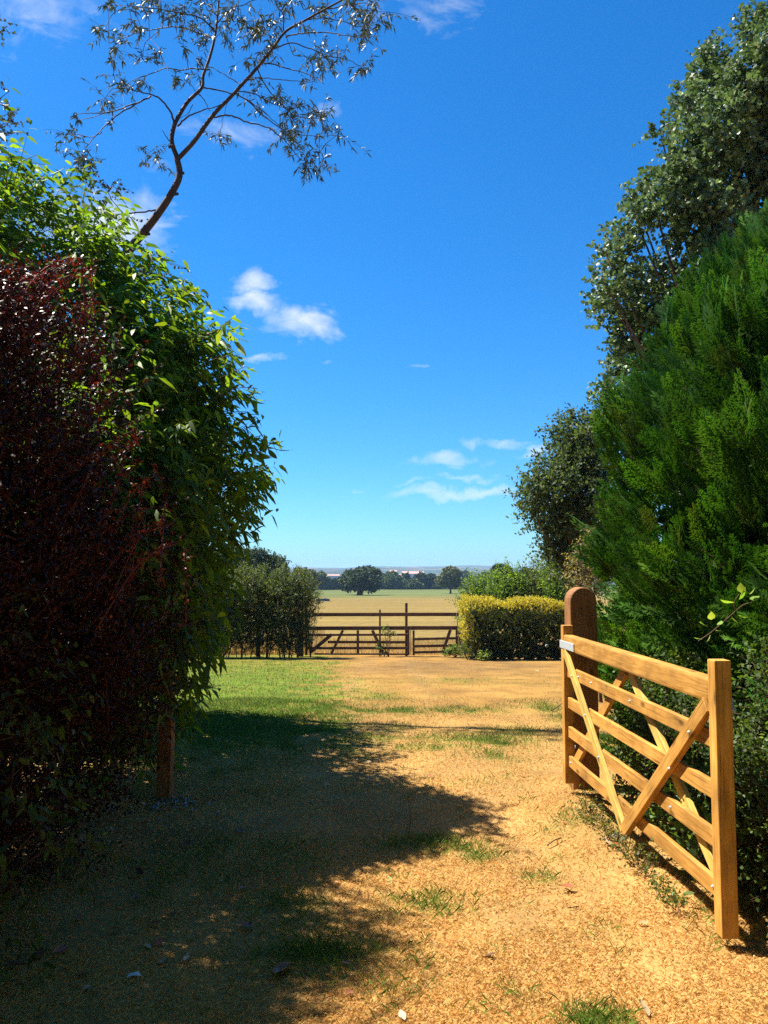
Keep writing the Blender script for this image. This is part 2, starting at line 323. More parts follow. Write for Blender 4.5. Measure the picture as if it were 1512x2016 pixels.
# ---- far hills
def hills(name, d, pts, seed, cols, label, depth, rough):
    px = np.array([p[0] for p in pts]); py = np.array([p[1] for p in pts]); r = rngf(seed)
    xs_ = np.linspace((px[0]-756)/F_PX*d, (px[-1]-756)/F_PX*d, 260); cx = xs_/d*F_PX+756
    top = np.interp(cx, px, py); top = top+(fbm(cx*.05+seed, cx*0+seed, 4)-.5)*rough
    zt = np.array([P(a, b, d)[2] for a, b in zip(cx, top)])
    v = []; c = []; rows = 7
    for k in range(rows):
        f = k/(rows-1); yy = d-depth*(1-f)+0*xs_; zb = gz(yy)-3
        zz = zb+(zt-zb)*math.sin(f*math.pi/2)**0.9
        v.append(np.stack([xs_, yy+120*(fbm(cx*.02+k, cx*0+3.3*k, 2)-.5), zz], 1))
        n = fbm(cx*.035+k*9, cx*0+k*7.7, 3)[:, None]
        c.append(np.where(n > 0.55, cols[1], cols[0])*(0.7+0.6*r.random((len(xs_), 1))))
    back = v[-1].copy(); back[:, 1] += depth; back[:, 2] = -50; v.append(back); c.append(c[-1])
    V = np.concatenate(v); n_ = len(xs_)
    I = (np.arange(rows)[:, None]*n_+np.arange(n_-1)[None]).ravel()
    m = MB(); m.add(V, np.concatenate([np.stack([I, I+1, I+n_+1], 1), np.stack([I, I+n_+1, I+n_], 1)]), np.concatenate(c))
    tag(m.build(name, M['far_ground'], smooth=True), label, kind='structure')
M['far_ground'] = plain_mat('far_ground', (.1, .12, .05), 0.95, 0, 0.5, .01, attr=True, spec=0.05)
gw = np.array([[.03, .05, .022]]); tn = np.array([[.11, .09, .05]])
hills('hills', 3600, [(-2600,1118),(560,1119),(600,1117),(680,1118),(740,1114.5),(800,1115.5),(860,1114.5),(905,1113),(965,1112.5),(985,1117),(1100,1119),(4200,1118)], 5, (gw, tn), 'pale blue hills on the horizon', 700, 1.0)
hills('hills', 2500, [(-2600,1121),(560,1119),(610,1120),(690,1121),(735,1117.5),(800,1118),(850,1120),(900,1118.5),(960,1119),(1010,1121),(1100,1122),(4200,1122)], 8, (gw, tn), 'blue green wooded hills below the horizon', 600, 2.0)
hills('hills', 1600, [(-2600,1127),(560,1126),(640,1130),(720,1127),(800,1131),(870,1131),(950,1124),(1010,1127),(1100,1126),(4200,1127)], 11, (gw, tn), 'nearer wooded land with pale fields in the distance', 500, 4.0)

# ------------------------------------------------------------------ foliage machinery
def leaf_add(mb, p, d, side, L, W, col, shape='diamond', droop=0.0, fold=0.12):
    d = norm(d); side = norm(side-d*np.sum(side*d, -1, keepdims=True)); n = np.cross(side, d)
    L = np.asarray(L, float).reshape(-1, 1); W = np.asarray(W, float).reshape(-1, 1); N = len(p)
    if shape == 'diamond':
        v = np.stack([p, p+d*L*.45+side*W*.5+n*W*fold, p+d*L, p+d*L*.45-side*W*.5+n*W*fold], 1)
        t = np.array([[0, 1, 2], [0, 2, 3]]); k = 4
    elif shape == 'round':
        v = np.stack([p, p+d*L*.18+side*W*.38, p+d*L*.55+side*W*.5+n*W*fold, p+d*L, p+d*L*.55-side*W*.5+n*W*fold, p+d*L*.18-side*W*.38], 1)
        t = np.array([[0, 1, 5], [1, 2, 4], [1, 4, 5], [2, 3, 4]]); k = 6
    else:
        g = np.array([0, 0, -1.0])*droop*L
        v = np.stack([p, p+d*L*.3+side*W*.46+n*W*fold+g*.08, p+d*L*.3-side*W*.46+n*W*fold+g*.08, p+d*L*.68+side*W*.36+g*.4, p+d*L*.68-side*W*.36+g*.4, p+d*L+g], 1)
        t = np.array([[0, 2, 1], [1, 2, 4], [1, 4, 3], [3, 4, 5]]); k = 6
    T = (np.arange(N)[:, None, None]*k+t[None]).reshape(-1, 3)
    mb.add(v.reshape(-1, 3), T, np.repeat(col, k, axis=0))
def palette(rng, n, cols, weights=None, var=0.25):
    cols = np.array(cols); w = None if weights is None else np.array(weights)/sum(weights)
    i = rng.choice(len(cols), n, p=w)
    return cols[i]*(1+var*(rng.random((n, 1))*2-1))*(1+0.08*(rng.random((n, 3))*2-1))
CAMP = np.array([0, 0, EYE])
def blob_anchors(rng, blobs, n, shell=0.22, back=0.35, lump=0.22, inner=0.72):
    B = np.array(blobs, float); C = B[:, :3]; R = B[:, 3:6]
    w = (R[:, 0]*R[:, 1]*R[:, 2])**(2/3); out = []; dirs = []; got = 0
    ph = rng.random((len(B), 3, 3))*6.28; fr = rng.uniform(2.0, 6.0, (len(B), 3, 3))
    while got < n:
        m = n*2; i = rng.choice(len(B), m, p=w/w.sum()); u = norm(rng.normal(size=(m, 3)))
        l = np.sin(u[:, None, :]*fr[i]+ph[i]).prod(-1).sum(-1)
        r = (1-np.abs(rng.normal(size=m))*shell)*(1+lump*l); r = np.clip(r, 0.15, 1.1)
        p = C[i]+u*R[i]*r[:, None]
        q = (((p[:, None, :]-C[None])/R[None])**2).sum(-1); q[np.arange(m), i] = 9
        nrm = norm(u/R[i]); vis = (nrm*norm(CAMP-p)).sum(-1)
        ok = (q.min(1) > inner**2) & ((vis > -0.25) | (rng.random(m) < back)) & (p[:, 2] > gz(p[:, 1])+0.03)
        out.append(p[ok]); dirs.append(nrm[ok]); got += ok.sum()
        if len(out) > 60: break
    return np.concatenate(out)[:n], np.concatenate(dirs)[:n]
def twig_foliage(rng, mb, anch, nrm, tl, nl, L, W, cols, weights=None, up=0.4, rand=0.7, shape='diamond', hang=0.0, droop=0.0, stem_mb=None, tipc=None, var=0.3, spread=0.9, stem_r=0.0025):
    N = len(anch)
    d = norm(nrm*0.7+np.array([0, 0, up])+rng.normal(size=(N, 3))*rand*0.6); tl = tl*rng.uniform(.6, 1.3, (N, 1))
    t = np.tile(np.linspace(0.1, 1.0, nl), (N, 1))+rng.normal(size=(N, nl))*0.04
    p = anch[:, None]+d[:, None]*(tl*t)[..., None]+np.array([0, 0, -1.0])*(tl*t*t*hang*0.6)[..., None]
    sd = norm(np.cross(d, rng.normal(size=(N, 3)))); bn = np.cross(d, sd)
    ang = np.arange(nl)*2.4+rng.random((N, 1))*6.28
    ld = d[:, None]*0.55+spread*(np.cos(ang)[..., None]*sd[:, None]+np.sin(ang)[..., None]*bn[:, None])+np.array([0, 0, -hang])+rng.normal(size=(N, nl, 3))*.25
    ld = norm(ld.reshape(-1, 3)); m = N*nl
    side = np.cross(ld, rng.normal(size=(m, 3))*0.8+np.array([0, 0, 1.0]))
    c = palette(rng, m, cols, weights, var)
    tone = np.repeat(rng.uniform(.8, 1.2, (N, 1)), nl, 0).reshape(-1, 1); c = c*tone
    leaf_add(mb, p.reshape(-1, 3), ld, side, L*rng.uniform(.6, 1.25, m), W*rng.uniform(.7, 1.2, m), c, shape, droop)
    if stem_mb is not None:
        e = anch+d*tl+np.array([0, 0, -1.0])*tl*hang*.6; s = anch-d*tl*.4
        v = np.stack([s+sd*stem_r, s-sd*stem_r, e], 1).reshape(-1, 3); v2 = np.stack([s+bn*stem_r, s-bn*stem_r, e], 1).reshape(-1, 3)
        stem_mb.add(v, np.arange(N*3).reshape(-1, 3)); stem_mb.add(v2, np.arange(N*3).reshape(-1, 3))
def inner_fill(rng, mb, blobs, n, size, cols, rmin=0.2, rmax=0.75):  # large inner leaves; darker fill_cols put interior shade into the colour
    B = np.array(blobs, float); w = B[:, 3]*B[:, 4]*B[:, 5]; i = rng.choice(len(B), n, p=w/w.sum())
    u = norm(rng.normal(size=(n, 3))); p = B[i, :3]+u*B[i, 3:6]*rng.uniform(rmin, rmax, (n, 1))
    k = p[:, 2] > gz(p[:, 1]); p = p[k]; n = len(p)
    leaf_add(mb, p, norm(rng.normal(size=(n, 3))), rng.normal(size=(n, 3)), size*rng.uniform(.6, 1.3, n), size*rng.uniform(.5, .9, n), palette(rng, n, cols), 'diamond')
def limb_set(rng, mb, base, tips, r0, sides=5, bend=0.15, rt=0.004):
    for tp in tips:
        tp = np.asarray(tp, float); b = np.asarray(base, float)+rng.normal(size=3)*np.array([.5, .5, 0])*r0*3
        L = np.linalg.norm(tp-b); mid = b+(tp-b)*0.5+np.array([0, 0, L*bend])+rng.normal(size=3)*L*.05
        pts = smooth_path([b, mid, tp], 4); tube(mb, pts, np.linspace(r0, rt, len(pts)), sides)

# ------------------------------------------------------------------ wooden gate
def box_obj(name, a, b, w, h, mat, parent, up=(0, 0, 1), bev=0.004, roundtop=0):
    """bar from a to b; w = thickness sideways, h = height along up"""
    a = Vector([float(x) for x in a]); b = Vector([float(x) for x in b]); L = (b-a).length; x = (b-a).normalized(); u = Vector(up); z = (u-x*u.dot(x)).normalized(); y = z.cross(x)
    bm = bmesh.new(); bmesh.ops.create_cube(bm, size=1.0); bmesh.ops.scale(bm, vec=(L, w, h), verts=bm.verts)
    if bev: bmesh.ops.bevel(bm, geom=list(bm.edges), offset=bev, segments=2 if bev > .006 else 1, affect='EDGES', profile=0.6)
    me = bpy.data.meshes.new(name); bm.to_mesh(me); bm.free(); me.materials.append(mat)
    o = bpy.data.objects.new(name, me); COL.objects.link(o)
    c = (a+b)/2-Vector(wloc(parent)) if parent is not None else (a+b)/2
    o.matrix_world = Matrix(((x[0], y[0], z[0], c[0]), (x[1], y[1], z[1], c[1]), (x[2], y[2], z[2], c[2]), (0, 0, 0, 1)))
    if parent is not None: o.parent = parent
    return o
def lathe_bolt(name, p, axis, r, L, parent, mat=None):
    m = MB(); p = np.asarray(p, float); ax = norm(np.asarray(axis, float))
    tube(m, [p, p+ax*L*.3, p+ax*L*.31, p+ax*L], [r, r, r*.55, r*.5], 8)
    return m.build(name, mat or M['zinc'], parent)
H0 = np.array([1.352, 5.98]); L0 = np.array([1.462, 3.54]); GL = np.linalg.norm(L0-H0); gd = (L0-H0)/GL; gn = np.array([gd[1], -gd[0]])   # gn points left, towards the drive
if gn[0] > 0: gn = -gn
def GP(s, z, o=0.0): q = H0+gd*s+gn*o; return np.array([q[0], q[1], z])
gate = empty('field_gate', GP(0, 0), 'new honey coloured wooden five bar gate standing open on the right', 'gate')
def stile(s, z0, z1, w):
    o = box_obj('stile', GP(s, z0), GP(s, z1), w, 0.072, M['gate_wood'], gate, up=(gd[0], gd[1], 0), bev=0.007); return o
stile(0.0, 0.045, 1.185, 0.075); stile(GL, 0.04, 1.205, 0.075)
box_obj('top_rail', GP(-0.03, 1.064), GP(GL-.034, 1.066), 0.068, 0.108, M['gate_wood'], gate, bev=0.012)
for k, z in enumerate((.85, .627, .419, .209)):
    r = box_obj('rail', GP(0.034, z), GP(GL-.034, z), 0.026, 0.078, M['gate_wood'], gate, bev=0.003)
FO = 0.0275
box_obj('brace', GP(.05, 1.0, FO), GP(1.245, .105, FO), 0.026, 0.07, M['brace_wood'], gate, bev=0.003)
box_obj('brace', GP(1.262, .10, FO+.003), GP(GL-.05, 1.005, FO+.003), 0.034, 0.072, M['gate_wood'], gate, bev=0.003)
box_obj('brace', GP(1.185, 1.005, -FO), GP(.06, .19, -FO), 0.026, 0.07, M['gate_wood'], gate, bev=0.003)
box_obj('brace', GP(1.25, 1.005, -FO-.002), GP(GL-.05, .19, -FO-.002), 0.026, 0.07, M['brace_wood'], gate, bev=0.003)
hs_ = box_obj('hinge_strap', GP(-.055, 1.045, .0385), GP(.31, 1.047, .0385), 0.006, 0.056, M['zinc'], gate, bev=0.0015)
for s in (-.03, .12, .27): lathe_bolt('bolt', GP(s, 1.045, .0418), (gn[0], gn[1], 0), .011, .035, hs_)
lh = box_obj('lower_hinge', GP(-.05, .27, .0), GP(-.05, .33, .0), .05, .03, M['zinc'], gate, up=(gd[0], gd[1], 0), bev=.002)
lathe_bolt('bolt', GP(-.03, .30, .03), (gn[0], gn[1]-.6, 0), .012, .07, lh)
lp = box_obj('latch_plate', GP(GL-.005, .95, -.041), GP(GL-.005, 1.0, -.041), .006, .05, M['zinc'], gate, up=(gd[0], gd[1], 0), bev=.0015)
lathe_bolt('bolt', GP(GL+.01, .975, -.042), (-gn[0], -gn[1], 0), .017, .06, lp)
for (s, z) in [(.33, .85), (.58, .627), (.80, .419), (1.68, .419), (1.98, .627), (2.22, .85), (2.35, .209), (.1, .209), (1.35, .85), (.62, .85), (1.9, .419)]:
    lathe_bolt('bolt', GP(s, z, .013 if s not in (1.98, 2.22) else .046), (gn[0], gn[1], 0), .007, .008, gate)
for (s, z) in [(.26, .85), (.56, .63), (.84, .42)]: lathe_bolt('bolt', GP(s, z, FO+.013), (gn[0], gn[1], 0), .007, .008, gate)

def round_post(name, x, y, w, dep, h, label, mat, group=None, notch=0.0):
    """gate post with a rounded head, profile in XZ extruded along Y"""
    g0 = float(gz(y)); e = empty(name, (x, y, g0), label, 'gate post', group)
    pr = [(-w/2, -.2), (-w/2, h-w*.55)]
    for k in range(1, 12): a = math.pi-k*math.pi/12; pr.append((math.cos(a)*w/2, h-w*.55+math.sin(a)*w*.55))
    pr += [(w/2, h-w*.55), (w/2, -.2)]
    bm = bmesh.new(); vs = [bm.verts.new((p[0], -dep/2, p[1])) for p in pr]; f = bm.faces.new(vs)
    ex = bmesh.ops.extrude_face_region(bm, geom=[f]); bmesh.ops.translate(bm, vec=(0, dep, 0), verts=[v for v in ex['geom'] if isinstance(v, bmesh.types.BMVert)])
    bmesh.ops.recalc_face_normals(bm, faces=bm.faces); bmesh.ops.bevel(bm, geom=[q for q in bm.edges if abs(q.verts[0].co.y-q.verts[1].co.y) < 1e-5], offset=.005, segments=1, affect='EDGES')
    # timber grain runs along local X: rotate the data so that X is up
    bmesh.ops.transform(bm, matrix=Matrix(((0, 0, 1, 0), (0, 1, 0, 0), (-1, 0, 0, 0), (0, 0, 0, 1))), verts=bm.verts)
    me = bpy.data.meshes.new('shaft'); bm.to_mesh(me); bm.free(); me.materials.append(mat)
    o = bpy.data.objects.new('shaft', me); COL.objects.link(o); o.parent = e; o.rotation_euler = (0, -math.pi/2, 0)
    return e
gp = round_post('gate_post', 1.505, 6.19, .20, .20, 1.50, 'thick round topped timber post carrying the new gate, half hidden by conifer', M['post_wood'])
for z in (1.045, .30):
    lathe_bolt('hinge_pin', (1.405+.02, 6.10, z-.02), (-.25, -1, 0), .011, .11, gp)
round_post('gate_post', -1.575, 5.9, .10, .11, 1.2, 'reddish timber post under the overhanging leaves on the left', M['post_wood'])
# grey footing crumbs at the foot of the left post
m = MB(); r = rngf(4)
for k in range(60):
    c = np.array([-1.47+.16*r.normal(), 5.72+.13*r.normal(), 0]); c[2] = gz(c[1])+.005; q = r.normal(size=(6, 3))*.012+c
    m.add(q, [(0, 1, 2), (0, 2, 3), (0, 3, 4), (1, 2, 5), (2, 3, 5), (3, 4, 5)])
tag(m.build('spilled_gravel', M['ash']), 'small pale grey patch of grit at the foot of the left post', 'grit', kind='stuff')

# ------------------------------------------------------------------ far fence and field gates
def old_bar(name, x0, y0, x1, y1, th, d, parent, mat=None, dep=0.05):
    a = P(x0, y0, d); b = P(x1, y1, d); h = th/F_PX*d
    dv = b-a; up = (0, 0, 1) if abs(dv[2]) < abs(dv[0])*3 else (1, 0, 0)
    return box_obj(name, a, b, dep, h, mat or M['old_wood'], parent, up=up, bev=0.006)
D = 27.0
ff = empty('post_and_rail_fence', P(750, 1288, D), 'dark weathered post and rail fence crossing behind the far end of the lawn', 'fence')
old_bar('rail', 597, 1210, 903, 1209.5, 7, D+.09, ff); old_bar('rail', 597, 1237, 911, 1236, 7.5, D+.09, ff)
old_bar('post', 591.5, 1206, 591.5, 1292, 11, D+.02, ff, dep=.18); old_bar('post', 603, 1198, 603, 1290, 4.5, D+.2, ff, dep=.08)
old_bar('post', 748, 1200, 748, 1292, 3.6, D+.2, ff, dep=.06); old_bar('post', 800, 1187, 800, 1292, 5, D+.22, ff, dep=.09)
old_bar('post', 905.5, 1239, 905.5, 1290, 5.5, D+.02, ff, M['pale_wood'], .1); old_bar('post', 930.5, 1218, 930.5, 1292, 7, 25.1, ff, M['pale_wood'], .11)
old_bar('wire_stake', 808.7, 1236, 808.7, 1290, 1.2, D-.05, ff)
lf = empty('post_and_rail_fence', P(480, 1288, D), 'dark fence rails and posts buried in the left hedge', 'fence')
old_bar('rail', 395, 1228, 590, 1226, 8, D-.2, lf); old_bar('rail', 395, 1206, 590, 1207, 6, D-.2, lf)
for x in (432, 508): old_bar('post', x, 1200, x, 1292, 8, D-.1, lf, dep=.12)
g1 = empty('field_gate', P(610, 1290, D), 'long broken dark field gate with slipped bars at the far end of the lawn', 'gate')
for (a, b, c, d_, th) in [(606, 1250, 803, 1249.5, 4.5), (645, 1264, 803, 1264.5, 4.8), (605, 1276, 803, 1276, 5), (620, 1287.5, 803, 1288, 3), (605, 1261.5, 616, 1266, 4)]: old_bar('bar', a, b, c, d_, th, D, g1)
old_bar('stile', 704.5, 1241, 704.5, 1286, 4.8, D-.05, g1); old_bar('stile', 804.5, 1240, 804.5, 1290, 3.6, D, g1, dep=.07)
old_bar('brace', 611, 1284, 653, 1249, 7, D-.06, g1); old_bar('brace', 652.6, 1286, 675, 1241, 5, D-.06, g1); old_bar('brace', 733, 1241, 755, 1287, 6, D-.06, g1)
g2 = empty('field_gate', P(815, 1290, D), 'short dark field gate beside the clipped yellow hedge', 'gate')
for (y, th) in ((1258, 4.5), (1272, 5), (1284, 4.5)): old_bar('bar', 814, y+.5, 899, y-1.5, th, D, g2)
old_bar('stile', 814.3, 1241, 814.3, 1290, 4, D, g2, dep=.08); old_bar('stile', 899.5, 1240, 899.5, 1286, 5, D, g2, dep=.08); old_bar('brace', 886.7, 1240, 871, 1286, 6, D-.06, g2)

# ------------------------------------------------------------------ gum tree (upper left)
r = rngf(21)
GD = 11.1
gum = empty('gum_tree', (-3.69, GD, float(gz(GD))), 'slender leaning gum tree with bare dark trunk rising above the left shrubs', 'tree')
S_ = 780/1512.0
def gpt(x, y, dd=0.0): return P(x*S_, y*S_, GD+dd)
def gpath(l, d0=0.0, d1=0.0):
    n = len(l); return smooth_path([gpt(p[0], p[1], d0+(d1-d0)*i/max(n-1, 1)) for i, p in enumerate(l)], 5)
tm = MB(); sk = []
trunk = np.vstack([[-3.69, GD, gz(GD)-.1], [-3.72, GD, 1.5], [-3.78, GD, 3.4], gpt(430, 1110), gpt(460, 1045)])
tp = np.vstack([smooth_path(trunk, 5)[:-1], gpath([(460, 1045), (490, 960), (545, 890), (600, 820), (650, 745), (685, 670), (675, 600)])])
tube(tm, tp, np.interp(np.linspace(0, 1, len(tp)), [0, .3, .55, 1], [.09, .075, .06, .042]), 9, (1, 1, 1)); tr = tm.build('trunk', M['gum_bark'], gum, smooth=True)
for (x, y) in ((690, 663), (668, 742), (560, 895), (655, 560)):
    k = MB(); a = gpt(x, y); tube(k, [a-[.04, 0, 0], a+[.05, -.02, .0]], [.025, .02], 6); k.build('branch_stub', M['gum_bark'], gum)
lm = MB()
LB = [([(675, 600), (655, 540), (665, 480), (690, 430), (720, 385), (770, 335), (775, 290), (800, 220), (820, 140), (830, 60), (835, 0), (842, -90), (850, -200)], .036, .010, 0, .5),
 ([(680, 605), (740, 540), (790, 470), (830, 420), (880, 370), (930, 315), (980, 260), (1040, 185), (1090, 120), (1160, 80), (1250, 30), (1340, -20), (1420, -80)], .034, .009, 0, -.6)]
SB = [([(665, 480), (650, 430), (610, 385), (575, 365), (530, 350), (490, 340), (455, 335)], .016, -.5), ([(575, 368), (520, 395), (460, 412), (400, 425), (340, 422), (290, 432)], .012, -.9),
 ([(520, 395), (460, 432), (420, 465), (390, 505), (355, 560), (335, 620)], .011, -.4), ([(390, 505), (350, 520), (300, 515), (280, 520)], .007, .2), ([(420, 425), (350, 450), (300, 465), (280, 490)], .006, .1),
 ([(675, 485), (720, 445), (770, 425), (835, 405), (870, 380)], .014, -.2), ([(770, 335), (810, 335), (860, 350), (910, 365), (960, 390), (1010, 425), (1060, 470), (1090, 530)], .012, .4),
 ([(815, 445), (870, 440), (930, 460), (1000, 480), (1060, 510), (1110, 560), (1150, 610), (1200, 630)], .013, -.5), ([(800, 265), (750, 262), (690, 270), (640, 270), (560, 290), (500, 310), (470, 330)], .011, .5),
 ([(640, 270), (615, 225), (600, 190), (560, 150)], .006, .6), ([(930, 330), (900, 310), (850, 280), (800, 262)], .009, .2), ([(1000, 240), (1060, 250), (1130, 270), (1200, 300), (1230, 320)], .010, -.7), ([(940, 310), (1010, 300), (1080, 310), (1150, 320), (1210, 325)], .008, -.1),
 ([(1090, 140), (1150, 125), (1230, 120), (1300, 130), (1380, 140), (1440, 130)], .011, -.9), ([(1040, 190), (1120, 170), (1200, 190), (1290, 220), (1350, 230), (1400, 265)], .010, -.2),
 ([(980, 262), (1010, 330), (1060, 390), (1130, 440), (1200, 450), (1250, 465)], .010, .3), ([(900, 355), (960, 400), (1010, 440), (1080, 490), (1150, 510), (1230, 520), (1300, 515)], .010, .6),
 ([(905, 345), (985, 365), (1050, 400), (1110, 410), (1180, 400)], .008, -.3), ([(820, 150), (760, 130), (700, 110), (620, 115), (540, 130), (470, 150), (420, 160)], .013, .6), ([(822, 120), (770, 70), (700, 50), (620, 30), (540, 20), (450, 30)], .012, -.5),
 ([(600, 120), (560, 150), (540, 200)], .006, .5), ([(825, 90), (870, 40), (930, 20), (1000, -20), (1050, -80)], .010, .3), ([(1060, 160), (1000, 120), (940, 100), (880, 80), (840, 110)], .008, .5), ([(1085, 125), (1080, 60), (1050, 20), (1020, -60)], .010, -.3),
 ([(1160, 80), (1220, 70), (1300, 80), (1370, 100), (1440, 110)], .009, .4), ([(1250, 32), (1320, 20), (1400, 10), (1460, 30)], .009, -.4), ([(830, 60), (800, 20), (760, -30), (700, -90)], .010, .4), ([(600, 800), (550, 808), (480, 815), (420, 825), (370, 825), (300, 840), (255, 848)], .013, -.6),
 ([(470, 812), (430, 760), (400, 710), (370, 680)], .006, -.4), ([(360, 828), (365, 870), (400, 920), (440, 965)], .005, -.7), ([(300, 840), (260, 870), (240, 890)], .004, -.5), ([(655, 545), (630, 520), (610, 500)], .008, -.3), ([(650, 540), (620, 570), (590, 605), (615, 640)], .004, -.2),
 ([(760, 360), (790, 400), (810, 430)], .007, 0), ([(870, 390), (855, 450), (845, 500), (835, 520)], .003, .1), ([(470, 1035), (520, 1045), (580, 1035), (640, 1005)], .007, -.6), ([(510, 1050), (560, 1075), (600, 1078)], .005, -.8),
 ([(1090, 130), (1120, 200), (1160, 215), (1210, 230)], .006, .2), ([(735, 400), (715, 430), (690, 455)], .006, .1), ([(700, 300), (735, 330), (760, 362)], .006, .3), ([(455, 335), (470, 380), (440, 400), (400, 395)], .004, -.5), ([(455, 335), (435, 290), (440, 240)], .004, -.4)]
for (l, a, b, d0, d1) in LB:
    pth = gpath(l, d0, d1); tube(lm, pth, np.linspace(a, b, len(pth)), 7); sk.append(pth)
for (l, a, d1) in SB:
    pth = gpath(l, 0, d1)+r.normal(size=(1, 3))*0; pth = pth+np.cumsum(r.normal(size=pth.shape)*.006, 0); tube(lm, pth, np.linspace(a, .0035, len(pth)), 5); sk.append(pth)
lm.build('limbs', M['gum_bark'], gum, smooth=True)
allp = np.concatenate(sk)
CL = [(420,30,2),(395,120,2),(430,170,2),(470,150,2),(490,60,2),(545,215,2),(585,180,2),(560,40,2),(620,25,2),(540,110,2),(700,100,1),(690,150,1),(735,185,1.5),(790,165,3),(750,100,1),(770,20,2),(820,90,2),(860,110,2),(870,20,2),(930,50,2),(960,90,3),(1000,70,3),(1000,120,2),(940,220,2),(1040,225,2),(1000,180,1.5),(1060,110,2),(1080,40,2),(1120,20,2),(1150,60,1),(1240,60,2),(1340,20,3),(1420,30,3),(1350,100,2),(1410,120,4),(1440,110,2),(1380,145,3),(1190,230,3),(1250,240,3),(1210,210,2),(1320,235,1.5),(1390,255,2.5),(1180,355,1),(1210,410,1),(1060,350,3),(1110,380,2),(970,370,2),(990,460,1.5),(1080,500,3),(1130,520,3),(1150,470,2),(1230,455,3),(1190,460,1.5),(1240,515,1.5),(1295,515,2),(1120,580,2),(1180,590,3),(1170,635,3),(1220,635,3),(1100,450,2),(1140,410,1),
 (410,390,3),(450,300,1.5),(500,330,2),(480,350,1.5),(530,290,1),(670,300,2),(740,255,1),(280,440,1),(285,535,2),(305,580,2.5),(325,640,3),(430,460,.6),(590,605,1),(620,650,2),(270,500,.6),(835,525,2),(1050,400,1),(370,690,2),(350,720,2),(415,715,2),(455,735,2),(405,768,2),(430,850,2),(475,855,2.5),(405,885,1),(300,865,.6),(530,1050,2),(580,1040,2),(630,1015,3),(600,1060,1.5),(560,1075,1.5),(440,240,1),(440,1000,1),(700,20,2),(660,60,1.5),(880,-20,3),(1200,-10,3),(600,-30,3),(1000,-30,3),(800,-50,3),(480,0,2),(1340,-30,2)]
fm = MB(); tw = MB()
for (x, y, w) in CL:
    c = gpt(x, y, r.normal()*.35); k = np.argmin(((allp-c)**2*np.array([1, .3, 1])).sum(1)); b = allp[k]; c[1] = b[1]+(c[1]-b[1])*.5
    mid = (b+c)/2+np.array([0, 0, .06]); pth = smooth_path([b, mid, c], 3); tube(tw, pth, np.linspace(.005, .003, len(pth)), 4)
    for q in range(int(round(w*3.0))):
        tip = c+r.normal(size=3)*np.array([.13, .15, .09])*(.6+.25*w); pth = smooth_path([c, (c+tip)/2+[0, 0, .03], tip], 3); tube(tw, pth, np.linspace(.003, .0018, len(pth)), 3, cap=False)
        juv = y > 640 and not (600 < y < 660); n = r.integers(7, 13)
        f = r.uniform(.15, 1, (n, 1)); p = c+(tip-c)*f; col = palette(r, n, [(.06, .085, .05), (.085, .11, .07), (.04, .06, .028), (.15, .17, .13)], [4, 3, 3, .7])
        dd = r.normal(size=(n, 3))*.6+np.array([0, 0, -.35 if not juv else .1])+norm(tip-c)*.5
        if juv: leaf_add(fm, p, dd, r.normal(size=(n, 3)), r.uniform(.028, .045, n), r.uniform(.025, .04, n), col, 'round')
        else: leaf_add(fm, p, dd, r.normal(size=(n, 3)), r.uniform(.06, .12, n), r.uniform(.016, .026, n), col, 'lance', .25)
fo = fm.build('leaves', M['leaf_gum'], gum, 'stuff'); tw.build('twigs', M['gum_bark'], gum, 'stuff')

# second gum sprays at the very left edge
e2 = empty('gum_tree', (-5.8, 11.6, float(gz(11.6))), 'gum tree at the left edge of the picture, only hanging sprays showing', 'tree')
m = MB(); tube(m, smooth_path([[-5.8, 11.6, gz(11.6)-.1], [-6.0, 11.6, 3.5], [-5.9, 11.5, 7.5], [-6.1, 11.6, 10]], 5), np.linspace(.11, .03, 16), 8); m.build('trunk', M['gum_bark'], e2, smooth=True)
m = MB(); f2 = MB(); r = rngf(23)
for (x, y, w) in [(5, 60, 2), (0, 40, 1), (18, 180, 1), (10, 210, 3), (25, 240, 3), (5, 265, 2), (15, 225, 2), (-30, 120, 3), (-40, 240, 3), (-60, 50, 4), (-80, 180, 4), (-70, 320, 4), (-30, 0, 3), (5, 250, 2), (18, 262, 2)]:
    c = P(x, y, 11.4+r.normal()*.2); b = np.array([-5.95, 11.55, c[2]-.5]); pth = smooth_path([b, (b+c)/2+[0, 0, .2], c], 4); tube(m, pth, np.linspace(.012, .004, len(pth)), 4)
    for q in range(int(w*2)):
        tip = c+r.normal(size=3)*np.array([.13, .15, .13]); n = 10; p = c+(tip-c)*r.random((n, 1)); tube(m, [c, tip], [.003, .0018], 3)
        leaf_add(f2, p, r.normal(size=(n, 3))*.7+[0, 0, .1], r.normal(size=(n, 3)), r.uniform(.03, .05, n), r.uniform(.025, .04, n), palette(r, n, [(.085, .115, .085), (.12, .15, .12)]), 'round')
m.build('limbs', M['gum_bark'], e2); f2.build('leaves', M['leaf_gum'], e2, 'stuff')

